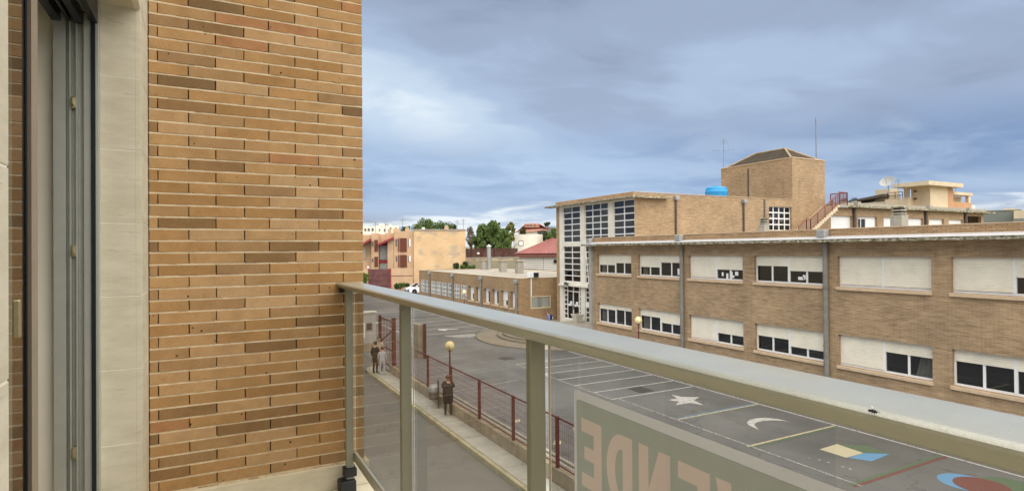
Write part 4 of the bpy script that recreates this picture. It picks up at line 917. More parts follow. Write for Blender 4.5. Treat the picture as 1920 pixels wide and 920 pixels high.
# ================================================================== YARD FENCE, GATE, LAMPS, STREET FURNITURE
fence = thing('yard_fence', 'dark red post and wire fence on a low concrete wall beside the pavement', 'fence', (8.2, 14, -6.2))
mb = MB(); P_ = [(8.1, y) for y in range(-4, 32, 2)]
mb = MB(); ys = [-4+.6*i for i in range(56)]
for a, b in zip(ys[:-1], ys[1:]):
    ya, yb = a, min(b, 29.0)
    if ya >= 29.0: break
    j0 = .02*math.sin(a*3.1); mb.box(8.1+j0*.3, 8.36, ya, yb, G-.05, -5.80+.012*math.sin(a*5.3))
mb.build('base_wall', M['wall_concrete'], fence)
FY = [26.0, 23.4, 20.75, 18.12, 15.62, 13.1, 10.55, 8.0, 5.5, 3.0, .5]
for y in FY: MB().cbox(8.16, 8.245, y-.045, y+.045, -5.82, -4.45, .006).build('fence_post', M['fence_red'], fence)
ends = [28.6]+FY
for a, b in zip(ends[:-1], ends[1:]):
    MB().box(8.185, 8.222, b+.046, a-.046, -4.50, -4.465).build('top_rail', M['fence_red'], fence)
    MB().box(8.188, 8.218, b+.046, a-.046, -5.74, -5.715).build('bottom_rail', M['fence_red'], fence)
    wm = MB()
    for k in range(6): z = -5.55+k*.19; wm.box(8.2, 8.206, b+.046, a-.046, z-.0035, z+.0035)
    n = int((a-b)/.085)
    for k in range(1, n): y = b+(a-b)*k/n; wm.box(8.2065, 8.2105, y-.002, y+.002, -5.72, -4.5)
    o = wm.build('wire_mesh', M['mesh_red'], fence); o['kind'] = 'stuff'
gate = thing('bar_gate', 'tall rust-red gate of vertical bars at the end of the fence', 'gate', (8.3, 30, -6.2))
MB().cbox(8.16, 8.34, 28.58, 28.76, -6.25, -3.40, .01).build('gate_post', M['fence_red'], gate)
for (ya, yb, zt, zb) in ((28.80, 31.1, -3.62, -5.05),):
    for k in range(9): y = ya+(yb-ya)*k/8; MB().box(8.21, 8.232, y-.012, y+.012, zb-.9, zt).build('bar', M['fence_red'], gate)
    for z in (zt, zb-.05, zb-.88): MB().box(8.19, 8.255, ya-.03, yb+.03, z-.03, z+.03).build('rail', M['fence_red'], gate)
MB().obox((8.262, 29.95, -4.45), (.012, 0, 0), (0, 1.15, -.42), (0, .01, .03)).build('brace', M['fence_red'], gate)
MB().cbox(8.16, 8.3, 31.2, 31.34, -6.25, -3.5, .01).build('gate_post', M['fence_red'], gate)
kw = thing('entrance_wall', 'grey rendered entrance wall with a noticeboard and a dark plaque', 'wall', (8.6, 36.4, G))
MB().box(5.4, 9.3, 36.3, 36.7, G-.05, -5.78).build('plinth', M['wall_concrete'], kw); MB().box(5.4, 9.3, 36.34, 36.66, -5.7795, -3.9).build('panel', M['grey_wall'], kw); MB().box(5.35, 9.35, 36.26, 36.74, -3.8995, -3.82).build('coping', M['white_render'], kw)
nb = MB(); 
for x0, x1, z0, z1 in ((8.05, 8.6, -4.62, -4.54), (8.05, 8.6, -5.44, -5.36), (8.05, 8.12, -5.36, -4.62), (8.53, 8.6, -5.36, -4.62)): nb.box(x0, x1, 36.28, 36.339, z0, z1)
nbo = nb.build('noticeboard', M['white_pvc'], kw); MB().box(8.12, 8.53, 36.31, 36.335, -5.36, -4.62).build('notice_sheet', M['grey_shutter'], nbo)
MB().box(8.72, 9.05, 36.30, 36.339, -4.98, -4.54).build('plaque', M['pipe_dark'], kw)
pr = thing('gate_pier', 'weathered concrete slab pier with dark red steel post inside the yard', 'pier', (10.9, 32.6, G))
MB().box(10.72, 11.05, 32.25, 33.2, G-.02, -4.33).build('slab', M['wall_concrete'], pr); MB().cbox(11.02, 11.16, 32.05, 32.2, G-.02, -4.28, .01).build('steel_post', M['fence_red'], pr)
# short rough wall stubs and street lines beyond the pavement
for k in range(4):
    o = MB().quad((5.6, 31.8+k*1.05, -6.32), (7.6, 32.3+k*1.05, -6.32), (7.6, 32.42+k*1.05, -6.32), (5.6, 31.92+k*1.05, -6.32)).build('painted_line', M['paint_worn'], side)
def globe_lamp(x, y, label, zb=G):
    t = thing('globe_lamp', label, 'street lamp', (x, y, zb), 'globe lamps in the yard')
    MB().tube([(x, y, zb), (x, y, zb+.5), (x, y, -4.12)], [.06, .045, .032], 8).build('pole', M['fence_red'], t); MB().lathe((x, y, -4.18), [(.035, 0), (.10, .05), (.11, .09)], 12).build('collar', M['fence_red'], t)
    g = MB().sphere((x, y, -3.95), .205, 24).build('globe', M['lamp_globe'], t, smooth=True)
    return t
t = globe_lamp(8.77, 22.3, 'round cream globe lamp on a red pole just behind the fence')
MB().tube([(8.62, 22.12, -4.02), (8.60, 22.10, -3.97), (8.63, 22.08, -3.92), (8.68, 22.06, -3.97), (8.66, 22.08, -4.03), (8.72, 22.08, -4.1)], .012, 5).build('wire_hook', M['dark_frame'], t)
globe_lamp(20.98, 24.98, 'round cream globe lamp in front of the classroom wing windows')
globe_lamp(21.03, 49.7, 'round cream globe lamp in front of the annex windows')
tb = thing('litter_bin', 'steel litter bin hung on a short post on the pavement', 'bin', (7.92, 21.6, -6.2))
MB().tube([(7.93, 21.42, -6.2), (7.93, 21.42, -5.08)], .035, 8).build('post', M['pipe_dark'], tb); MB().lathe((7.86, 21.72, -5.88), [(0, 0), (.19, 0), (.21, .04), (.21, .30)], 16).build('bucket', M['bin_body'], tb, smooth=True)
MB().lathe((7.86, 21.72, -5.58), [(.215, 0), (.215, .18), (.17, .25), (0, .28)], 16).build('liner_hood', M['bin_steel'], tb, smooth=True); MB().box(7.9, 7.945, 21.44, 21.56, -5.66, -5.6).build('bracket', M['pipe_dark'], tb)
pt = thing('planter', 'tall tapered pale concrete planter beside the entrance doors', 'planter', (26.3, 38.8, -5.9))
mb = MB(); mb.add([(26.08, 38.58, -5.9), (26.52, 38.58, -5.9), (26.52, 39.02, -5.9), (26.08, 39.02, -5.9), (25.93, 38.43, -5.28), (26.67, 38.43, -5.28), (26.67, 39.17, -5.28), (25.93, 39.17, -5.28)], [(0, 3, 2, 1), (0, 1, 5, 4), (1, 2, 6, 5), (2, 3, 7, 6), (3, 0, 4, 7)]); mb.build('body', M['planter_concrete'], pt)
rim = MB()
for x0, x1, y0, y1 in ((25.9, 26.7, 38.4, 38.48), (25.9, 26.7, 39.12, 39.2), (25.9, 25.98, 38.48, 39.12), (26.62, 26.7, 38.48, 39.12)): rim.box(x0, x1, y0, y1, -5.30, -5.24)
rim.build('rim', M['planter_concrete'], pt); MB().box(25.98, 26.62, 38.48, 39.12, -5.34, -5.29).build('soil', M['soil'], pt)

# ================================================================== PEOPLE
def person(label, base, yaw, s, top, leg, hair, shoe, pose='stand', lean=0.0, coat=False, pack=False, hood=False):
    """yaw: direction faced, from +Y towards +X"""
    t = thing('person', label, 'person', base)
    J = {'pel': (0, 0, .93, .135), 'spi': (0, .01, 1.12, .135), 'che': (0, .015, 1.34, .15), 'nec': (0, .02, 1.475, .062), 'hd0': (0, .035, 1.56, .072), 'hd1': (0, .045, 1.635, .092), 'hd2': (0, .04, 1.70, .07)}
    for sgn_, k in ((-1, 'l'), (1, 'r')):
        J.update({k+'sh': (sgn_*.17, 0, 1.40, .075), k+'el': (sgn_*.245, -.02, 1.13, .052), k+'wr': (sgn_*.235, .06, .90, .036), k+'ha': (sgn_*.225, .09, .82, .036),
                  k+'hi': (sgn_*.095, 0, .88, .105), k+'kn': (sgn_*.11, .03, .50, .066), k+'an': (sgn_*.115, -.01, .09, .048), k+'to': (sgn_*.13, .15, .045, .04)})
    if pose == 'talk':
        J['rel'] = (.25, .06, 1.14, .052); J['rwr'] = (.14, .26, 1.2, .036); J['rha'] = (.10, .33, 1.24, .034)
    if pose == 'lean':
        for k, sg in (('l', -1), ('r', 1)): J[k+'el'] = (sg*.24, .22, 1.22, .055); J[k+'wr'] = (sg*.12, .42, 1.25, .04); J[k+'ha'] = (sg*.09, .50, 1.26, .038)
    if pose == 'sit':
        for k, sg in (('l', -1), ('r', 1)): J[k+'kn'] = (sg*.12, .42, .86, .07); J[k+'an'] = (sg*.12, .45, .46, .05); J[k+'to'] = (sg*.13, .60, .42, .04); J[k+'el'] = (sg*.24, .1, 1.12, .05); J[k+'wr'] = (sg*.14, .34, 1.0, .036); J[k+'ha'] = (sg*.1, .42, .99, .035)
    if coat:
        for k in ('pel', 'spi', 'che'): x, y, z, r = J[k]; J[k] = (x, y, z, r*1.42)
        for k in ('lsh', 'rsh', 'lel', 'rel'): x, y, z, r = J[k]; J[k] = (x, y, z, r*1.5)
        for k in ('lhi', 'rhi'): x, y, z, r = J[k]; J[k] = (x, y, z, .19)
        for k, sg in (('l', -1), ('r', 1)): J[k+'th'] = (sg*.085, .01, .64, .15)
    names = list(J)
    def tr(p):
        x, y, z = p; 
        if lean and z > .85: y += (z-.85)*lean; z = .85+(z-.85)*math.cos(math.atan(lean))
        x, y, z = x*s, y*s, z*s; cw, sw = math.cos(-yaw), math.sin(-yaw)
        return Vector((base[0]+x*cw-y*sw, base[1]+x*sw+y*cw, base[2]+ZO+z))
    Ed = [('pel', 'spi', 'top'), ('spi', 'che', 'top'), ('che', 'nec', 'skin'), ('nec', 'hd0', 'skin'), ('hd0', 'hd1', 'skin'), ('hd1', 'hd2', 'skin')]
    for k in 'lr':
        Ed += [('che', k+'sh', 'top'), (k+'sh', k+'el', 'top'), (k+'el', k+'wr', 'top'), (k+'wr', k+'ha', 'skin'), ('pel', k+'hi', 'top' if coat else 'leg')]
        Ed += [(k+'hi', k+'th', 'top'), (k+'th', k+'kn', 'leg')] if coat else [(k+'hi', k+'kn', 'leg')]
        Ed += [(k+'kn', k+'an', 'leg'), (k+'an', k+'to', 'shoe')]
    org = t.location
    me = bpy.data.meshes.new('body'); me.from_pydata([tr(J[n][:3])-org for n in names], [(names.index(a), names.index(b)) for a, b, _ in Ed], [])
    o = bpy.data.objects.new('body', me); COL.objects.link(o)
    sk = o.modifiers.new('skin', 'SKIN'); sk.use_smooth_shade = True
    for i, n in enumerate(names):
        v = me.skin_vertices[0].data[i]; r = J[n][3]*s; wide = 1.3 if n in ('che', 'pel', 'spi') else 1.0; v.radius = (r*wide, r*(.82 if wide > 1 else 1)); v.use_root = (n == 'pel')
    ss = o.modifiers.new('sub', 'SUBSURF'); ss.levels = 2; ss.render_levels = 2
    dg = bpy.context.evaluated_depsgraph_get(); me2 = bpy.data.meshes.new_from_object(o.evaluated_get(dg)); bpy.data.objects.remove(o)
    bm = bmesh.new(); bm.from_mesh(me2)
    hl_ = 0.085*s
    for k, sg in (('l', -1), ('r', 1)):       # five fingers on each hand
        a, b = tr(J[k+'wr'][:3])-org, tr(J[k+'ha'][:3])-org; d = (b-a).normalized(); sd = d.cross(Vector((0, 0, 1))); sd = sd.normalized() if sd.length > .1 else Vector((1, 0, 0)); nn = d.cross(sd)
        for i, ln in enumerate((.8, 1.0, 1.05, .95)):
            p = b+sd*(i-1.5)*.017*s; q = p+d*hl_*.6*ln+nn*.01*s; r2 = q+d*hl_*.4*ln+nn*.025*s; tm = MB().tube([p, q, r2], [.009*s, .008*s, .006*s], 5)
            vv = [bm.verts.new(v) for v in tm.v]; [bm.faces.new([vv[j] for j in f]) for f in tm.f]
        p = b-d*.02*s+sd*-.03*s; tm = MB().tube([p, p+d*.03*s-sd*.025*s, p+d*.065*s-sd*.028*s], [.011*s, .009*s, .007*s], 5); vv = [bm.verts.new(v) for v in tm.v]; [bm.faces.new([vv[j] for j in f]) for f in tm.f]
    segs = [(tr(J[a][:3])-org, tr(J[b][:3])-org, lab) for a, b, lab in Ed]; idx = {'top': 0, 'leg': 1, 'skin': 2, 'shoe': 3}
    neckz = (tr(J['nec'][:3])-org)
    for f in bm.faces:
        c = f.calc_center_median(); best = 9; lab = 'top'
        for a, b, lb in segs:
            ab = b-a; u = max(0, min(1, (c-a).dot(ab)/ab.length_squared)); dd = (c-(a+ab*u)).length
            if lb == 'skin' and (a-neckz).length > .4*s: dd *= .9
            if dd < best: best, lab = dd, lb
            if lb == 'skin' and lab == 'skin' and (c-neckz).z < -.035*s and (c-neckz).length < .25*s: lab = 'top'
        f.material_index = idx[lab]; f.smooth = True
    me2.materials.clear(); bm.to_mesh(me2); bm.free()
    for m_ in (top, leg, 'skin', shoe): me2.materials.append(M[m_])
    o = bpy.data.objects.new('body', me2); COL.objects.link(o); o.parent = t
    rel = lambda p: tr(p)-Vector((0, 0, ZO))
    hc = rel((0, .03, 1.665)); hb = MB(); hb.sphere(hc, .107*s, 14); keep = []
    fw_ = (rel((0, 1, 1.665))-rel((0, 0, 1.665))).normalized()
    mbh = MB(); bmh = bmesh.new()
    vv = [bmh.verts.new(v) for v in hb.v]
    for f in hb.f:
        c = sum((Vector(hb.v[i]) for i in f), Vector())/4-hc
        if c.dot(fw_) > .045*s and c.z < .05*s: continue
        if c.z < -.05*s and not hood: continue
        try: bmh.faces.new([vv[i] for i in f])
        except ValueError: pass
    bmh.verts.index_update(); mbh.add([v.co for v in bmh.verts], [[v.index for v in f.verts] for f in bmh.faces]); bmh.free(); mbh.build('hair', M[hair], t, smooth=True)
    fc = MB(); fc.lathe(rel((0, .128, 1.625)), [(.016*s, -.02*s), (.004*s, .012*s)], 6, fw_); fc.build('nose', M['skin'], t)
    for sg in (-1, 1):
        MB().sphere(rel((sg*.035, .128, 1.655)), .011*s, 8).build('eye', M['hair_dark'], t); MB().sphere(rel((sg*.093, .04, 1.64)), .022*s, 8, (.6, 1, 1.3)).build('ear', M['skin'], t)
    MB().obox(rel((0, .128, 1.585)), fw_.cross(Vector((0, 0, 1)))*.022*s, fw_*.004, (0, 0, .005*s)).build('mouth', M['hair_brown'], t)
    if pack:
        pk = MB(); c = rel((0, -.22, 1.2)); rt = fw_.cross(Vector((0, 0, 1))); pk.obox(c, rt*.15*s, fw_*.09*s, (0, 0, .23*s)); po = pk.build('backpack', M['cloth_navy'], t)
        bv = po.modifiers.new('bevel', 'BEVEL'); bv.width = .06*s; bv.segments = 3
        MB().obox(c-fw_*.1*s-Vector((0, 0, .06*s)), rt*.10*s, fw_*.03*s, (0, 0, .10*s)).build('backpack_pocket', M['car_white'], t)
    return t
person('person in black standing at the pavement end, leaning to talk', (7.38, 29.0, -6.2), R(55), .93, 'cloth_black', 'cloth_black', 'hair_dark', 'shoe', 'talk')
person('person in a beige top with dark hair facing the other two', (7.75, 29.62, -6.2), R(195), 1.0, 'cloth_beige', 'cloth_dark', 'hair_dark', 'shoe', 'talk')
person('person in pale grey clothes with reddish brown hair seen from behind', (7.62, 28.55, -6.2), R(15), .80, 'cloth_grey', 'cloth_grey', 'hair_brown', 'shoe_white')
person('person in a long dark coat leaning on the fence beside the lamp pole', (7.90, 20.30, -6.2), R(24), .86, 'cloth_dark', 'cloth_dark', 'hair_brown', 'shoe', 'lean', .12, True, False, True)
person('person in a blue top with a dark backpack crossing the entrance plaza', (22.0, 36.1, -5.9), R(-75), .79, 'cloth_blue', 'cloth_navy', 'hair_brown', 'shoe', 'talk', .14, False, True)

# ================================================================== VEGETATION
def foliage(clumps, n, size, droop=0.0, seed=1):
    rnd = random.Random(seed); mb = MB(); tot = sum(c[3]*c[4]*c[5] for c in clumps)
    for (x, y, z, rx, ry, rz) in clumps:
        for i in range(int(n*(rx*ry*rz)/tot)+6):
            v = Vector((rnd.gauss(0, 1), rnd.gauss(0, 1), rnd.gauss(0, 1))).normalized()*(rnd.random()**.42)
            p = Vector((x+v.x*rx, y+v.y*ry, z+v.z*rz-(droop*max(0, v.x*v.x+v.y*v.y-.2)*rz)))
            a = Vector((rnd.uniform(-1, 1), rnd.uniform(-1, 1), rnd.uniform(-1, 1)-droop*2)).normalized(); b = a.cross(Vector((rnd.uniform(-1, 1), rnd.uniform(-1, 1), rnd.uniform(-1, 1)))).normalized()
            s = size*rnd.uniform(.6, 1.3); L_ = s*(1+droop*.8); q = p+a*L_*.5
            mb.add([p-a*L_*.5, q-a*L_*.35+b*s*.32, p+a*L_*.5, q-a*L_*.35-b*s*.32], [(0, 1, 2, 3)])
    return mb
def tree(name, label, base, h, clumps, mat, n, size, droop=0.0, seed=1, group=None, trunk=.22):
    t = thing(name, label, 'tree', base, group); rnd = random.Random(seed); b = Vector(base); top = b+Vector((0, 0, h*.6))
    tm = MB(); tm.tube([b-Vector((0, 0, .3)), b+Vector((.1, 0, h*.25)), top], [trunk, trunk*.75, trunk*.35], 8)
    for c in clumps[:7]: tm.tube([b+Vector((.05, 0, h*.28)), (b+Vector(c[:3]))/2+Vector((0, 0, .2)), Vector(c[:3])], [trunk*.5, trunk*.3, trunk*.1], 6)
    tm.build('trunk', M['bark'], t); foliage(clumps, n, size, droop, seed).build('crown', M[mat], t); return t
def crown(base, w_, z0, z1, k, seed, cone=0.0):
    rnd = random.Random(seed); out = []
    for i in range(int(k*1.9)):
        a = rnd.uniform(0, 6.28); t = rnd.random(); z = z0+(z1-z0)*(.12+.8*t); r = w_*(.62*math.sin(math.pi*(.16+.74*t)))*rnd.uniform(.3, 1)*(1-cone*t); q = w_*rnd.uniform(.13, .32)*(1-cone*.5*t)
        out.append((base[0]+r*math.cos(a), base[1]+r*math.sin(a), z, q, q, q*rnd.uniform(.7, 1.25)))
    return out
def far_tree(px, ytop, ybot, wpx, d, mat, label, seed, droop=0.0, k=16, n=4200, size=.42, base_y=None, cone=0.0):
    zt = at(px, ytop, d).z; zb = at(px, ybot, d).z; b = at(px, 470, d); zz = at(px, base_y or ybot+8, d).z; w_ = wpx/1080*d
    return tree('tree', label, (b.x, b.y, zz), zt-zz, crown(b, w_*.80, zb, zt, k, seed, cone), mat, n, size, droop, seed, 'trees beyond the school')
far_tree(903, 423, 470, 34, 112, 'leaf_green', 'dense green tree left in the group above the rubble wall', 3, .5, 20, 5200, base_y=482)
far_tree(925, 413, 468, 34, 114, 'leaf_green', 'tallest weeping green tree in the middle of the group', 4, .7, 20, 6200, base_y=482, cone=.35)
far_tree(942, 428, 470, 34, 110, 'leaf_green', 'drooping green tree in front of the yellowish one', 9, .8, 18, 5200, base_y=482)
far_tree(957, 416, 452, 20, 118, 'leaf_yellow', 'yellowish green tree at the right of the group', 5, .2, 14, 3000, base_y=475)
far_tree(883, 426, 470, 24, 120, 'leaf_dry', 'bare brownish tree next to the orange house wall', 6, .1, 10, 900, .3, base_y=480)
far_tree(936, 417, 440, 8, 125, 'leaf_dark', 'narrow dark conifer behind the weeping tree', 8, 0, 8, 1200, .35, base_y=470)
far_tree(799, 416, 440, 44, 132, 'leaf_green', 'rounded green tree behind the orange house', 11, .1, 14, 2600, base_y=455)
far_tree(829, 418, 440, 38, 135, 'leaf_green', 'lower green tree behind the orange house chimney', 12, .1, 14, 2200, base_y=455)
far_tree(848, 422, 440, 22, 138, 'leaf_dark', 'small dark tree at the right end of the orange house roof', 13, .1, 8, 1000, base_y=455)
far_tree(757, 423, 436, 9, 140, 'leaf_green', 'small clipped round green tree left behind the orange house', 14, 0, 6, 900, base_y=455)
far_tree(765, 424, 436, 8, 140, 'leaf_green', 'small clipped round green tree right behind the orange house', 15, 0, 6, 900, base_y=455)
far_tree(1036, 428, 455, 26, 128, 'leaf_green', 'green bushy tree beside the entrance block corner', 16, .2, 14, 2600, base_y=470)
far_tree(1022, 436, 452, 22, 140, 'leaf_dark', 'dark low tree under the pink house', 17, 0, 10, 1500, base_y=465)
far_tree(981, 430, 440, 14, 150, 'leaf_dark', 'small dark tree above the round white wall', 18, 0, 8, 900, base_y=450)
far_tree(1026, 417, 424, 12, 190, 'leaf_dark', 'far dark pine crown on the skyline', 19, 0, 6, 700, base_y=440)
def bush(px, ytop, ybot, wpx, d, mat, label, seed, n=900, size=.2):
    zt, zb = at(px, ytop, d).z, at(px, ybot, d).z; b = at(px, 470, d); w_ = wpx/1080*d; t = thing('shrub', label, 'shrub', (b.x, b.y, zb), 'shrubs near the orange house')
    rnd = random.Random(seed); cl = [(b.x+(rnd.random()-.5)*w_*.7*r_.x, b.y+(rnd.random()-.5)*w_*.7*r_.y, zb+(zt-zb)*rnd.uniform(.35, .7), w_*.28, w_*.28, (zt-zb)*.42) for i in range(7)]
    MB().tube([(b.x, b.y, zb-.2), (b.x, b.y, (zb+zt)/2)], .05, 6).build('stem', M['bark'], t); foliage(cl, n, size, 0, seed).build('foliage', M[mat], t)
bush(751, 530, 540, 16, 88, 'leaf_bright', 'low bright green shrub by the white car', 21); bush(742, 531, 541, 9, 87, 'leaf_dark', 'small dark shrub left of the bright one', 22); bush(762, 531, 538, 10, 87.5, 'leaf_dark', 'low dark shrub behind the car bonnet', 26)
bush(685, 511, 536, 13, 84, 'leaf_bright', 'tall bright shrub at the corner of the brick wall', 23)
bush(855, 493, 504, 12, 92, 'leaf_dark', 'dark clipped shrub at the left end of the planting', 24); bush(873, 490, 504, 14, 93, 'leaf_dark', 'taller dark clipped shrub in the planting', 25); bush(868, 497, 505, 12, 90, 'leaf_bright', 'pale green low shrub in the planting', 27); bush(884, 497, 505, 16, 90, 'leaf_green', 'green low shrub at the right end of the planting', 28)

# ================================================================== HOUSES BEYOND
class Fr:
    """local frame facing the camera: u to the right, w away, z camera-relative; sizes in metres"""
    def __init__(s, px, d, rot=0.0):
        p = at(px, 470, d); s.o = Vector((p.x, p.y, 0)); v = Vector((p.x, p.y, 0)).normalized(); c, n = math.cos(rot), math.sin(rot)
        s.w = Vector((v.x*c-v.y*n, v.x*n+v.y*c, 0)); s.u = Vector((s.w.y, -s.w.x, 0)); s.d = d; s.px = px
    def U(s, px): return (px-s.px)/FPX*s.d
    def Z(s, py): return at(s.px, py, s.d).z
    def P(s, u, w_, z): q = s.o+s.u*u+s.w*w_; return (q.x, q.y, z)
    def box(s, mb, u0, u1, w0, w1, z0, z1):
        c = Vector(s.P((u0+u1)/2, (w0+w1)/2, (z0+z1)/2)); return mb.obox(c, s.u*abs(u1-u0)/2, s.w*abs(w1-w0)/2, (0, 0, abs(z1-z0)/2))
F = Fr(777, 92)
oh = thing('orange_house', 'ochre rendered terrace house with red-brown shutters and a blank side wall', 'house', F.P(0, 4, -6.4))
def part(name, mat, par, F, px0, px1, y0, y1, w0, w1, zb=None):
    mb = MB(); F.box(mb, F.U(px0), F.U(px1), w0, w1, zb if zb is not None else F.Z(y1), F.Z(y0)); return mb.build(name, M[mat], par)
part('blank_wall', 'orange_render', oh, F, 776, 873, 432, 545, 0, 9, -6.5)
part('roof_edge', 'concrete', oh, F, 775.5, 873.6, 429.6, 431.9, -.12, 9.1)
part('front_wall', 'house_render', oh, F, 739, 775.9, 433, 545, .35, 9, -6.5)
part('front_wall', 'house_render', oh, F, 722, 738.9, 436, 545, 2.2, 9, -6.5)
part('front_wall', 'house_render', oh, F, 698, 711, 437, 545, .6, 9, -6.5); part('front_wall', 'house_render', oh, F, 711.1, 721.9, 438, 545, 2.3, 9, -6.5)
part('front_wall', 'house_render', oh, F, 676, 697.9, 439, 545, 2.0, 9, -6.5)
def shut(px0, px1, y0, y1, w0):
    o = part('window_shutter', 'shutter_brown', oh, F, px0, px1, y0, y1, w0-.16, w0-.01)
    mb = MB(); n = 12
    for k in range(n): z = F.Z(y1)+(F.Z(y0)-F.Z(y1))*(k+.5)/n; F.box(mb, F.U(px0)+.06, F.U(px1)-.06, w0-.2, w0-.165, z-.05, z+.035)
    mb.build('louvre', M['shutter_brown'], o)
for y0, y1 in ((446, 471.5), (477.5, 500)):
    shut(750.5, 763, y0, y1, .35); part('side_shutter', 'shutter_brown', oh, F, 747, 749, y0, y1, .22, .34)
    part('narrow_window', 'far_window', oh, F, 742.6, 745, y0+2, y1-10, .28, .34); part('narrow_window', 'white_pvc', oh, F, 767, 770, y0+2, y1-10, .28, .34); part('narrow_window', 'far_window', oh, F, 765.8, 766.9, y0+2, y1-9, .28, .34)
    shut(703.5, 710, y0+3, y1-1, .6); part('narrow_window', 'far_window', oh, F, 699, 701.5, y0+6, y1-10, .52, .59)
for (pa, pb, ya, yb) in ((711, 739, 456, 444), (680, 697, 457, 447)):
    mb = MB(); A_, B_ = F.P(F.U(pa), -.6, F.Z(ya)), F.P(F.U(pb), -.6, F.Z(yb)); C_, D_q = F.P(F.U(pb), 2.4, F.Z(yb)), F.P(F.U(pa), 2.4, F.Z(ya)); mb.prism([A_, B_, C_, D_q], (0, 0, -.35)); mb.build('porch_roof', M['crimson'], oh)
part('garage_shutter', 'grey_shutter', oh, F, 712, 727, 460, 486, 1.6, 1.75); part('porch_band', 'crimson', oh, F, 711.5, 727.5, 486.2, 493, 1.5, 1.75); part('porch_side', 'house_render', oh, F, 727.6, 738.5, 450, 545, .3, 2.2, -6.5); part('garage_shutter', 'grey_shutter', oh, F, 712, 727, 493.2, 506, 1.6, 1.75); part('porch_band', 'crimson', oh, F, 711.5, 727.5, 455.5, 459.8, 1.5, 1.75)
part('garage_shutter', 'grey_shutter', oh, F, 683, 686, 462, 484, 1.6, 1.75)
for px, y in ((838, 421), (764, 424)):
    o = part('chimney', 'house_render', oh, F, px-4, px+4, y+4, 433, 1, 1.8); part('chimney_cap', 'concrete', o, F, px-3, px+3, y, y+3.8, 1.1, 1.7)
part('chimney', 'far_white', oh, F, 791.5, 797, 425, 432, 2, 2.6); part('chimney', 'house_render', oh, F, 727, 733, 428, 440, 2.3, 3); part('chimney', 'house_render', oh, F, 737, 747, 427, 436, 3, 4)
gw = thing('garden_wall', 'ochre garden wall with a horizontal string course in front of the orange house', 'wall', F.P(-4, -3.5, -6.4))
part('wall', 'house_render', gw, F, 736, 774, 502, 545, -3.6, -3.3, -6.5); part('wall', 'house_render', gw, F, 676, 696, 502, 545, -3.6, -3.3, -6.5); part('string_course', 'shutter_brown', gw, F, 736, 774, 514, 515, -3.64, -3.6); part('string_course', 'shutter_brown', gw, F, 676, 696, 514, 515, -3.64, -3.6)
gg = thing('garden_gate', 'large rust-stained red metal gate in the ochre garden wall', 'gate', F.P(-5, -3.5, -6.4))
part('leaf', 'gate_rust', gg, F, 697, 715.5, 502, 541, -3.62, -3.5); part('leaf', 'gate_rust', gg, F, 716, 733.5, 502, 541, -3.62, -3.5); part('gate_post', 'crimson', gg, F, 733.6, 735.6, 501, 542, -3.7, -3.4); part('gate_post', 'crimson', gg, F, 695.6, 696.9, 501, 542, -3.7, -3.4)
for y in (512, 521, 531): part('cross_bar', 'gate_rust', gg, F, 697, 733.5, y, y+.8, -3.66, -3.62)
part('gate_lamp', 'white_pvc', gw, F, 694, 697, 497, 500, -3.6, -3.4)
# distant white houses
def white_house(px, d, boxes, wins, label, mat='far_white'):
    F2 = Fr(px, d); t = thing('distant_house', label, 'house', F2.P(0, 3, 0), 'distant white houses')
    for (a, b, y0, w0) in boxes: part('wall', mat, t, F2, a, b, y0, 445, w0, w0+7)
    for (a, b, y0, y1, w0) in wins: part('window', 'far_window', t, F2, a, b, y0, y1, w0-.12, w0-.01)
white_house(693, 150, [(678, 703, 424, 0), (678, 704, 423, -.2)][:1], [(690, 693.5, 428, 433, 0), (697, 700.5, 427.5, 433, 0), (684, 687, 428, 433, 0)], 'distant white flat-roofed house at the far left')
white_house(716, 155, [(705, 730, 423, 0), (711, 722, 419, 2)], [(711, 713, 429, 433, 0), (720, 723, 429, 434, 0), (715, 717, 421.5, 423, 2)], 'distant cream house with a raised roof block')
white_house(738, 158, [(729, 748, 422.5, 0), (729.5, 735, 420, 1)], [(732, 734, 426, 430, 0), (741, 744, 427, 431, 0)], 'distant white house nearest the small round trees')
for px, y, lb in ((754.5, 409, 'rooftop antenna above the clipped trees'), (790, 410, 'rooftop antenna in front of the round green tree'), (857, 412, 'rooftop antenna left of the house end'), (869, 409.5, 'taller rooftop antenna at the house end'), (704, 415, 'thin antenna over the distant cream house'), (722, 414.5, 'thin antenna right over the distant cream house')): yagi(px, y, 433, 96, 'thin television '+lb, 1.1, 4)
# retaining wall, brown fence, round white wall, pink house
F3 = Fr(918, 104)
rt = thing('rubble_wall', 'pale rubble retaining wall below the brown fence', 'wall', F3.P(0, 0, -6.3)); part('wall', 'rubble', rt, F3, 868, 985, 484, 545, 0, .6, -6.4); part('coping', 'concrete', rt, F3, 868, 985, 482.2, 483.9, -.1, .7)
bf = thing('brown_fence', 'dark red-brown board fence on top of the rubble wall', 'fence', F3.P(0, .4, -1.5))
for k in range(33):
    a = 872+k*3.0; part('board', 'board_dark', bf, F3, a, a+2.8, 465+(k % 3)*.35, 482, .3+.05*(k % 2), .42+.05*(k % 2))
for px in (896, 928, 957): part('fence_post', 'bark', bf, F3, px, px+1.4, 464, 482, .2, .3)
part('notice', 'white_pvc', bf, F3, 894.5, 899, 473, 476, .15, .28)
F4 = Fr(990, 128); rwh = thing('round_white_wall', 'curved cream-white tank wall behind the basketball hoop', 'wall', F4.P(0, 4, -1)); r = F4.U(1017)-F4.U(990)
mb = MB(); n = 20
pts = [(r*1.05*math.cos(R(a)), r*1.05-r*1.05*math.sin(R(a))) for a in range(-20, 201, 10)]
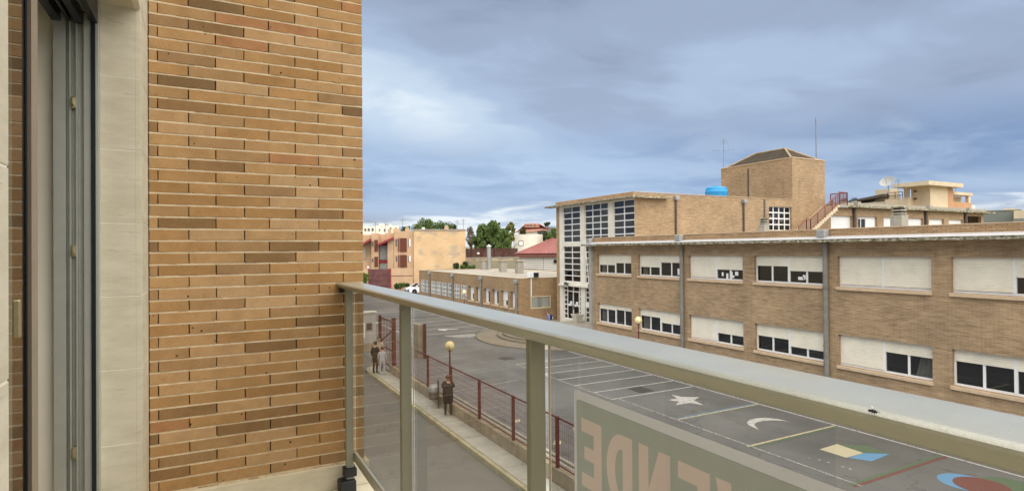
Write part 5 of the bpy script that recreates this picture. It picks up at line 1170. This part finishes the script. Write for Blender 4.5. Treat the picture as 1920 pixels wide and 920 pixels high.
for p, q in zip(pts[:-1], pts[1:]): mb.add([F4.P(p[0], p[1], -2.5), F4.P(q[0], q[1], -2.5), F4.P(q[0], q[1], F4.Z(439)), F4.P(p[0], p[1], F4.Z(439))], [(0, 1, 2, 3)])
mb.add([F4.P(p[0], p[1], F4.Z(439)) for p in pts], [tuple(range(len(pts)))])
mb.build('shell', M['white_render'], rwh)
F5 = Fr(1003, 172); ph = thing('pink_house', 'distant house with pinkish tiled roof and loggia', 'house', F5.P(0, 4, 0))
part('wall', 'far_white', ph, F5, 972, 1026, 432, 446, .5, 8); part('upper_wall', 'pink_roof', ph, F5, 983, 1012, 419, 426, .2, 3)
mb = MB(); mb.add([F5.P(F5.U(966), -.5, F5.Z(436)), F5.P(F5.U(986), -.5, F5.Z(420)), F5.P(F5.U(1011), -.5, F5.Z(420)), F5.P(F5.U(1032), -.5, F5.Z(431)), F5.P(F5.U(988), 4, F5.Z(417.5)), F5.P(F5.U(1012), 4, F5.Z(417.5))], [(0, 3, 5, 4), (0, 1, 4), (2, 3, 5)]); mb.build('roof', M['pink_roof'], ph)
for px in (988, 994, 1001): part('window', 'far_window', ph, F5, px, px+4, 421, 423.5, .05, .19)
part('veranda', 'far_window', ph, F5, 1008, 1024, 432, 440, .3, .49)
part('far_wall', 'grey_green', thing('hill_house', 'pale low hill house behind the pink house', 'house', F5.P(14, 20, 0)), F5, 1020, 1046, 421, 445, 20, 26)
F6 = Fr(978, 106); bh = thing('basketball_hoop', 'basketball backboard on a pole above the brown fence', 'basketball hoop', F6.P(0, 0, -1.4))
mb = MB()
for a, b, y0, y1 in ((972.5, 981.5, 451, 452), (972.5, 981.5, 460, 461), (972.5, 973.4, 452, 460), (980.6, 981.5, 452, 460)): F6.box(mb, F6.U(a), F6.U(b), 0, .08, F6.Z(y1), F6.Z(y0))
mb.build('backboard_frame', M['dark_frame'], bh); part('backboard', 'white_pvc', bh, F6, 973.4, 980.6, 452, 460, .02, .05); MB().tube([F6.P(F6.U(964), .3, F6.Z(478)), F6.P(F6.U(964), .3, F6.Z(462)), F6.P(F6.U(976), .2, F6.Z(453))], .07, 6).build('pole', M['dark_frame'], bh); MB().lathe(F6.P(F6.U(976), -.35, F6.Z(459)), [(.22, 0), (.25, .02)], 12).build('ring', M['crimson'], bh)
# red-roofed shed behind the annex
F7 = Fr(1005, 78); sh = thing('red_roof_shed', 'shed with a dull red metal hip roof and white ribbed cladding behind the annex', 'shed', F7.P(3, 6, G))
part('wall_core', 'pipe_grey', sh, F7, 973, 1080, 482, 545, .08, 12, -6.4)
clad = MB(); n = 11
for k in range(n):
    z0 = F7.Z(522)+(F7.Z(482)-F7.Z(522))*k/n; h = (F7.Z(482)-F7.Z(522))/n
    for a, b in ((973, 1018.6), (1019.4, 1080)): MB_ = MB(); F7.box(MB_, F7.U(a), F7.U(b), 0, .075, z0+.045, z0+h-.025); MB_.build('cladding_board', M['white_cladding'], sh)
part('fascia', 'red_fascia', sh, F7, 967, 1085, 475, 481.5, -.5, 12.4)
mb = MB(); e = [F7.P(F7.U(964), -.8, F7.Z(474.7)), F7.P(F7.U(1090), -.8, F7.Z(474.7)), F7.P(F7.U(1090), 13, F7.Z(474.7)), F7.P(F7.U(964), 13, F7.Z(474.7)), F7.P(F7.U(1034), 5, F7.Z(446)), F7.P(F7.U(1070), 5, F7.Z(446))]
mb.add(e, [(0, 1, 5, 4), (1, 2, 5), (2, 3, 4, 5), (3, 0, 4), (0, 3, 2, 1)]); rf = mb.build('roof', M['red_roof'], sh)
for k in range(1, 16):     # standing seams
    t0 = k/16; a = Vector(e[0])+(Vector(e[1])-Vector(e[0]))*t0; b = Vector(e[4])+(Vector(e[5])-Vector(e[4]))*t0; MB().tube([a+Vector((0, 0, .03)), b+Vector((0, 0, .03))], .035, 4).build('seam', M['red_roof'], rf)
MB().lathe(F7.P(F7.U(1041), -.05, F7.Z(490)), [(0, .0), (.22, 0), (.26, .12), (.2, .12), (.18, .02)], 14, -F7.w).build('vent_fan', M['dark_frame'], sh)

# ================================================================== CREAM HOUSE AT THE RIGHT
CXo, CYo = 83.1, 41.0
ch = thing('cream_house', 'cream stair-house and terrace of an apartment block behind the rear wing', 'house', (86, 44, 0))
MB().box(CXo, 87.4, CYo, 43.3, -2, 7.80).build('stair_house', M['cream_wall'], ch); MB().box(87.401, 88.8, CYo+.02, 43.3, -2, 7.75).build('side_panel', M['orange_panel'], ch)
MB().box(CXo-2.3, 89.2, CYo-1.0, 44.4, 7.82, 8.35).build('roof_slab', M['cream_trim'], ch)
MB().box(CXo-.6, CXo-.1, 43.4, 43.9, 5, 7.81).build('pillar', M['cream_wall'], ch)
MB().box(CXo-1.2, CXo, 43.05, 46.0, 0, 6.45).build('terrace_wall', M['cream_wall'], ch); MB().box(CXo-1.0, CXo+3, 46.01, 60, 0, 6.2).build('terrace_wall', M['cream_trim'], ch)
MB().box(CXo, CXo+2.4, 46.02, 48.0, 6.2, 8.0).build('roof_hut', M['cream_trim'], ch)
mb = MB(); mb.prism([(CXo-1.3, 46.1, 7.25), (CXo-1.3, 53.5, 6.35), (CXo-1.3, 53.5, 6.15), (CXo-1.3, 46.1, 6.85)], (4, 0, 0)); mb.build('lean_to_roof', M['pipe_dark'], ch)
MB().box(88.85, 93.9, CYo, 42.2, 6.95, 7.35).build('porch_roof', M['cream_trim'], ch); MB().box(88.9, 93.8, CYo+.1, 42.0, 0, 6.0).build('porch_parapet', M['orange_panel'], ch); MB().box(93.0, 93.5, CYo+.1, CYo+.5, 6.0, 6.95).build('pillar', M['cream_wall'], ch); MB().box(88.9, 93.9, 42.3, 44, 0, 6.9).build('porch_back', M['cream_trim'], ch); MB().box(93.82, 95.2, CYo+.3, 43, 0, 5.7).build('end_wall', M['far_white'], ch)
for y in (45.9, 44.9, 43.95): MB().tube([(CXo-.8, y, 6.45), (CXo-.8, y, 7.35)], .04, 5).build('terrace_rail', M['dark_frame'], ch)
for z in (7.35, 6.9): MB().tube([(CXo-.8, 43.95, z), (CXo-.8, 45.9, z)], .04, 5).build('terrace_rail', M['dark_frame'], ch)
for z in (7.35, 6.35): MB().box(CXo-.14, CXo-.001, 42.6, 42.95, z-.12, z+.08).build('vent', M['pipe_dark'], ch)
c = at(1664, 342, 72); ds = thing('satellite_dish', 'large grey satellite dish tilted up on the flat roof', 'satellite dish', (c.x, c.y, 5.6)); axd = Vector((-.55, -.62, .55)).normalized()
axd = (f_*-.45+r_*-.62+Vector((0, 0, .62))).normalized()
MB().lathe(c, [(0, 0), (.3, .02), (.55, .08), (.82, .2), (.835, .215), (.82, .225), (.55, .1), (.3, .04), (0, .02)], 28, axd).build('reflector', M['dish_grey'], ds, smooth=True)
MB().tube([c-axd*.05, c+Vector((.12, -.1, -.55)), (c.x+.12, c.y-.1, c.z-1.5)], .06, 8).build('mast', M['dish_grey'], ds); MB().tube([c-axd*.0+Vector((0, 0, -.7)), c+axd*.7], .02, 5).build('feed_arm', M['antenna_metal'], ds); MB().lathe(c+axd*.7, [(.04, 0), (.05, .1), (0, .12)], 8, axd).build('feed_horn', M['antenna_metal'], ds)
yagi(1684, 335, 372, 74, 'television antenna between the dish and the cream stair-house', .9, 6)
yagi(1792, 352, 362, 90, 'short dark pole antenna at the corner of the cream roof', .4, 0)
sp = thing('solar_collector', 'small dark tilted roof panels behind the stair landing', 'solar panel', at(1592, 376, 80))
Fp = Fr(1595, 80)
for a, b in ((1577, 1592), (1594, 1608)):
    mb = MB(); mb.prism([Fp.P(Fp.U(a), 0, Fp.Z(377)), Fp.P(Fp.U(b), 0, Fp.Z(375.5)), Fp.P(Fp.U(b)-.2, 1.5, Fp.Z(370.5)), Fp.P(Fp.U(a)+.3, 1.5, Fp.Z(371.5))], (0, 0, .1)); mb.build('panel', M['dark_frame'], sp); part('support', 'white_pvc', sp, Fp, a+2, b-2, 374, 379, .3, .5)
F8 = Fr(1875, 92); gb = thing('grey_green_block', 'plain grey-green rendered block at the right edge of the skyline', 'building', F8.P(0, 4, -2)); part('wall', 'grey_green', gb, F8, 1838, 1906, 395, 470, 0, 9); part('roof_edge', 'concrete', gb, F8, 1837, 1906.5, 393.6, 394.9, -.1, 9)
F9 = Fr(1925, 88); bb = thing('beige_block', 'beige block with a small roof hut at the far right', 'building', F9.P(0, 4, -2)); part('wall', 'cream_trim', bb, F9, 1907.5, 1990, 394, 470, 0, 9); part('base_band', 'grey_green', bb, F9, 1907, 1990, 409, 415, -.1, -.01); part('roof_hut', 'cream_wall', bb, F9, 1891, 1909, 387, 400, 4, 7)

# ================================================================== PARKED CAR
F10 = Fr(787, 84, R(28)); car = thing('parked_car', 'white compact car parked beside the far end of the annex', 'car', F10.P(0, 0, -6.25))
def cp(l, w_, z): return F10.P(l, w_, -6.25+z)     # l along the length, front = negative
sec = [(-2.1, .35, .62), (-2.05, .30, .80), (-1.6, .28, .92), (-1.0, .28, 1.02), (-.2, .28, 1.06), (1.0, .28, 1.06), (1.9, .30, 1.02), (2.1, .38, .85)]
mb = MB(); hw = .88; vsb = []
for l, z0, z1 in sec:
    k = hw*(.9 if abs(l) > 2 else 1); vsb += [cp(l, -k, z0), cp(l, -k*1.0, (z0+z1)/2), cp(l, -k*.94, z1), cp(l, k*.94, z1), cp(l, k, (z0+z1)/2), cp(l, k, z0)]
fsb = [(0, 1, 2, 3, 4, 5), tuple(range(len(vsb)-6, len(vsb)))[::-1]]
for i in range(len(sec)-1): fsb += [(i*6+k, i*6+(k+1) % 6, (i+1)*6+(k+1) % 6, (i+1)*6+k) for k in range(6)]
mb.add(vsb, fsb); mb.build('body', M['car_white'], car, smooth=True)
cab = [(-1.15, .84, 1.03), (-.35, .72, 1.52), (1.2, .72, 1.55), (1.95, .80, 1.03)]
mb = MB(); mb.add([cp(l, s_*k, z) for l, k, z in cab for s_ in (-1, 1)], [(0, 1, 3, 2), (2, 3, 5, 4), (4, 5, 7, 6), (0, 2, 4, 6), (1, 7, 5, 3)]); mb.build('cabin_glass', M['car_black'], car)
mb = MB(); mb.add([cp(l, s_*k*1.01, z+.015) for l, k, z in cab[1:3] for s_ in (-1, 1)]+[cp(l, s_*k*1.01, z-.05) for l, k, z in cab[1:3] for s_ in (-1, 1)], [(0, 1, 3, 2), (4, 6, 7, 5), (0, 2, 6, 4), (1, 5, 7, 3), (0, 4, 5, 1), (2, 3, 7, 6)]); mb.build('roof', M['car_white'], car)
for s_ in (-1, 1):
    for a, b in ((0, 1), (2, 3)): MB().tube([cp(cab[a][0], s_*cab[a][1]*1.01, cab[a][2]), cp(cab[b][0], s_*cab[b][1]*1.01, cab[b][2])], .045, 5).build('roof_pillar', M['car_white'], car)
    MB().tube([cp(.4, s_*.82, 1.04), cp(.4, s_*.735, 1.52)], .03, 5).build('roof_pillar', M['car_black'], car)
    MB().obox(cp(-2.07, s_*.62, .76), F10.u*.05, F10.w*.17, (0, 0, .07)).build('headlight', M['headlight'], car)
    for l in (-1.35, 1.35):
        wv = F10.w*s_; wl = MB().lathe(cp(l, s_*.70, .33), [(.0, .0), (.33, 0), (.34, .04), (.34, .17), (.30, .2), (.22, .2)], 20, wv).build('wheel', M['tyre'], car, smooth=True); MB().lathe(cp(l, s_*.70, .33), [(.215, .19), (.20, .15), (.06, .19), (0, .2)], 10, wv).build('rim', M['rim'], wl)
        MB().lathe(cp(l, s_*.70, .36), [(.0, .1865), (.395, .1865)], 20, wv).build('wheel_arch', M['car_black'], car)
MB().obox(cp(-2.085, 0, .52), F10.u*.04, F10.w*.7, (0, 0, .12)).build('bumper_grille', M['car_black'], car); MB().obox(cp(-2.115, 0, .55), F10.u*.01, F10.w*.26, (0, 0, .055)).build('number_plate', M['white_pvc'], car)
for s_ in (-1, 1): MB().obox(cp(-.95, s_*.98, 1.05), F10.u*.06, F10.w*.1, (0, 0, .07)).build('wing_mirror', M['car_white'], car)
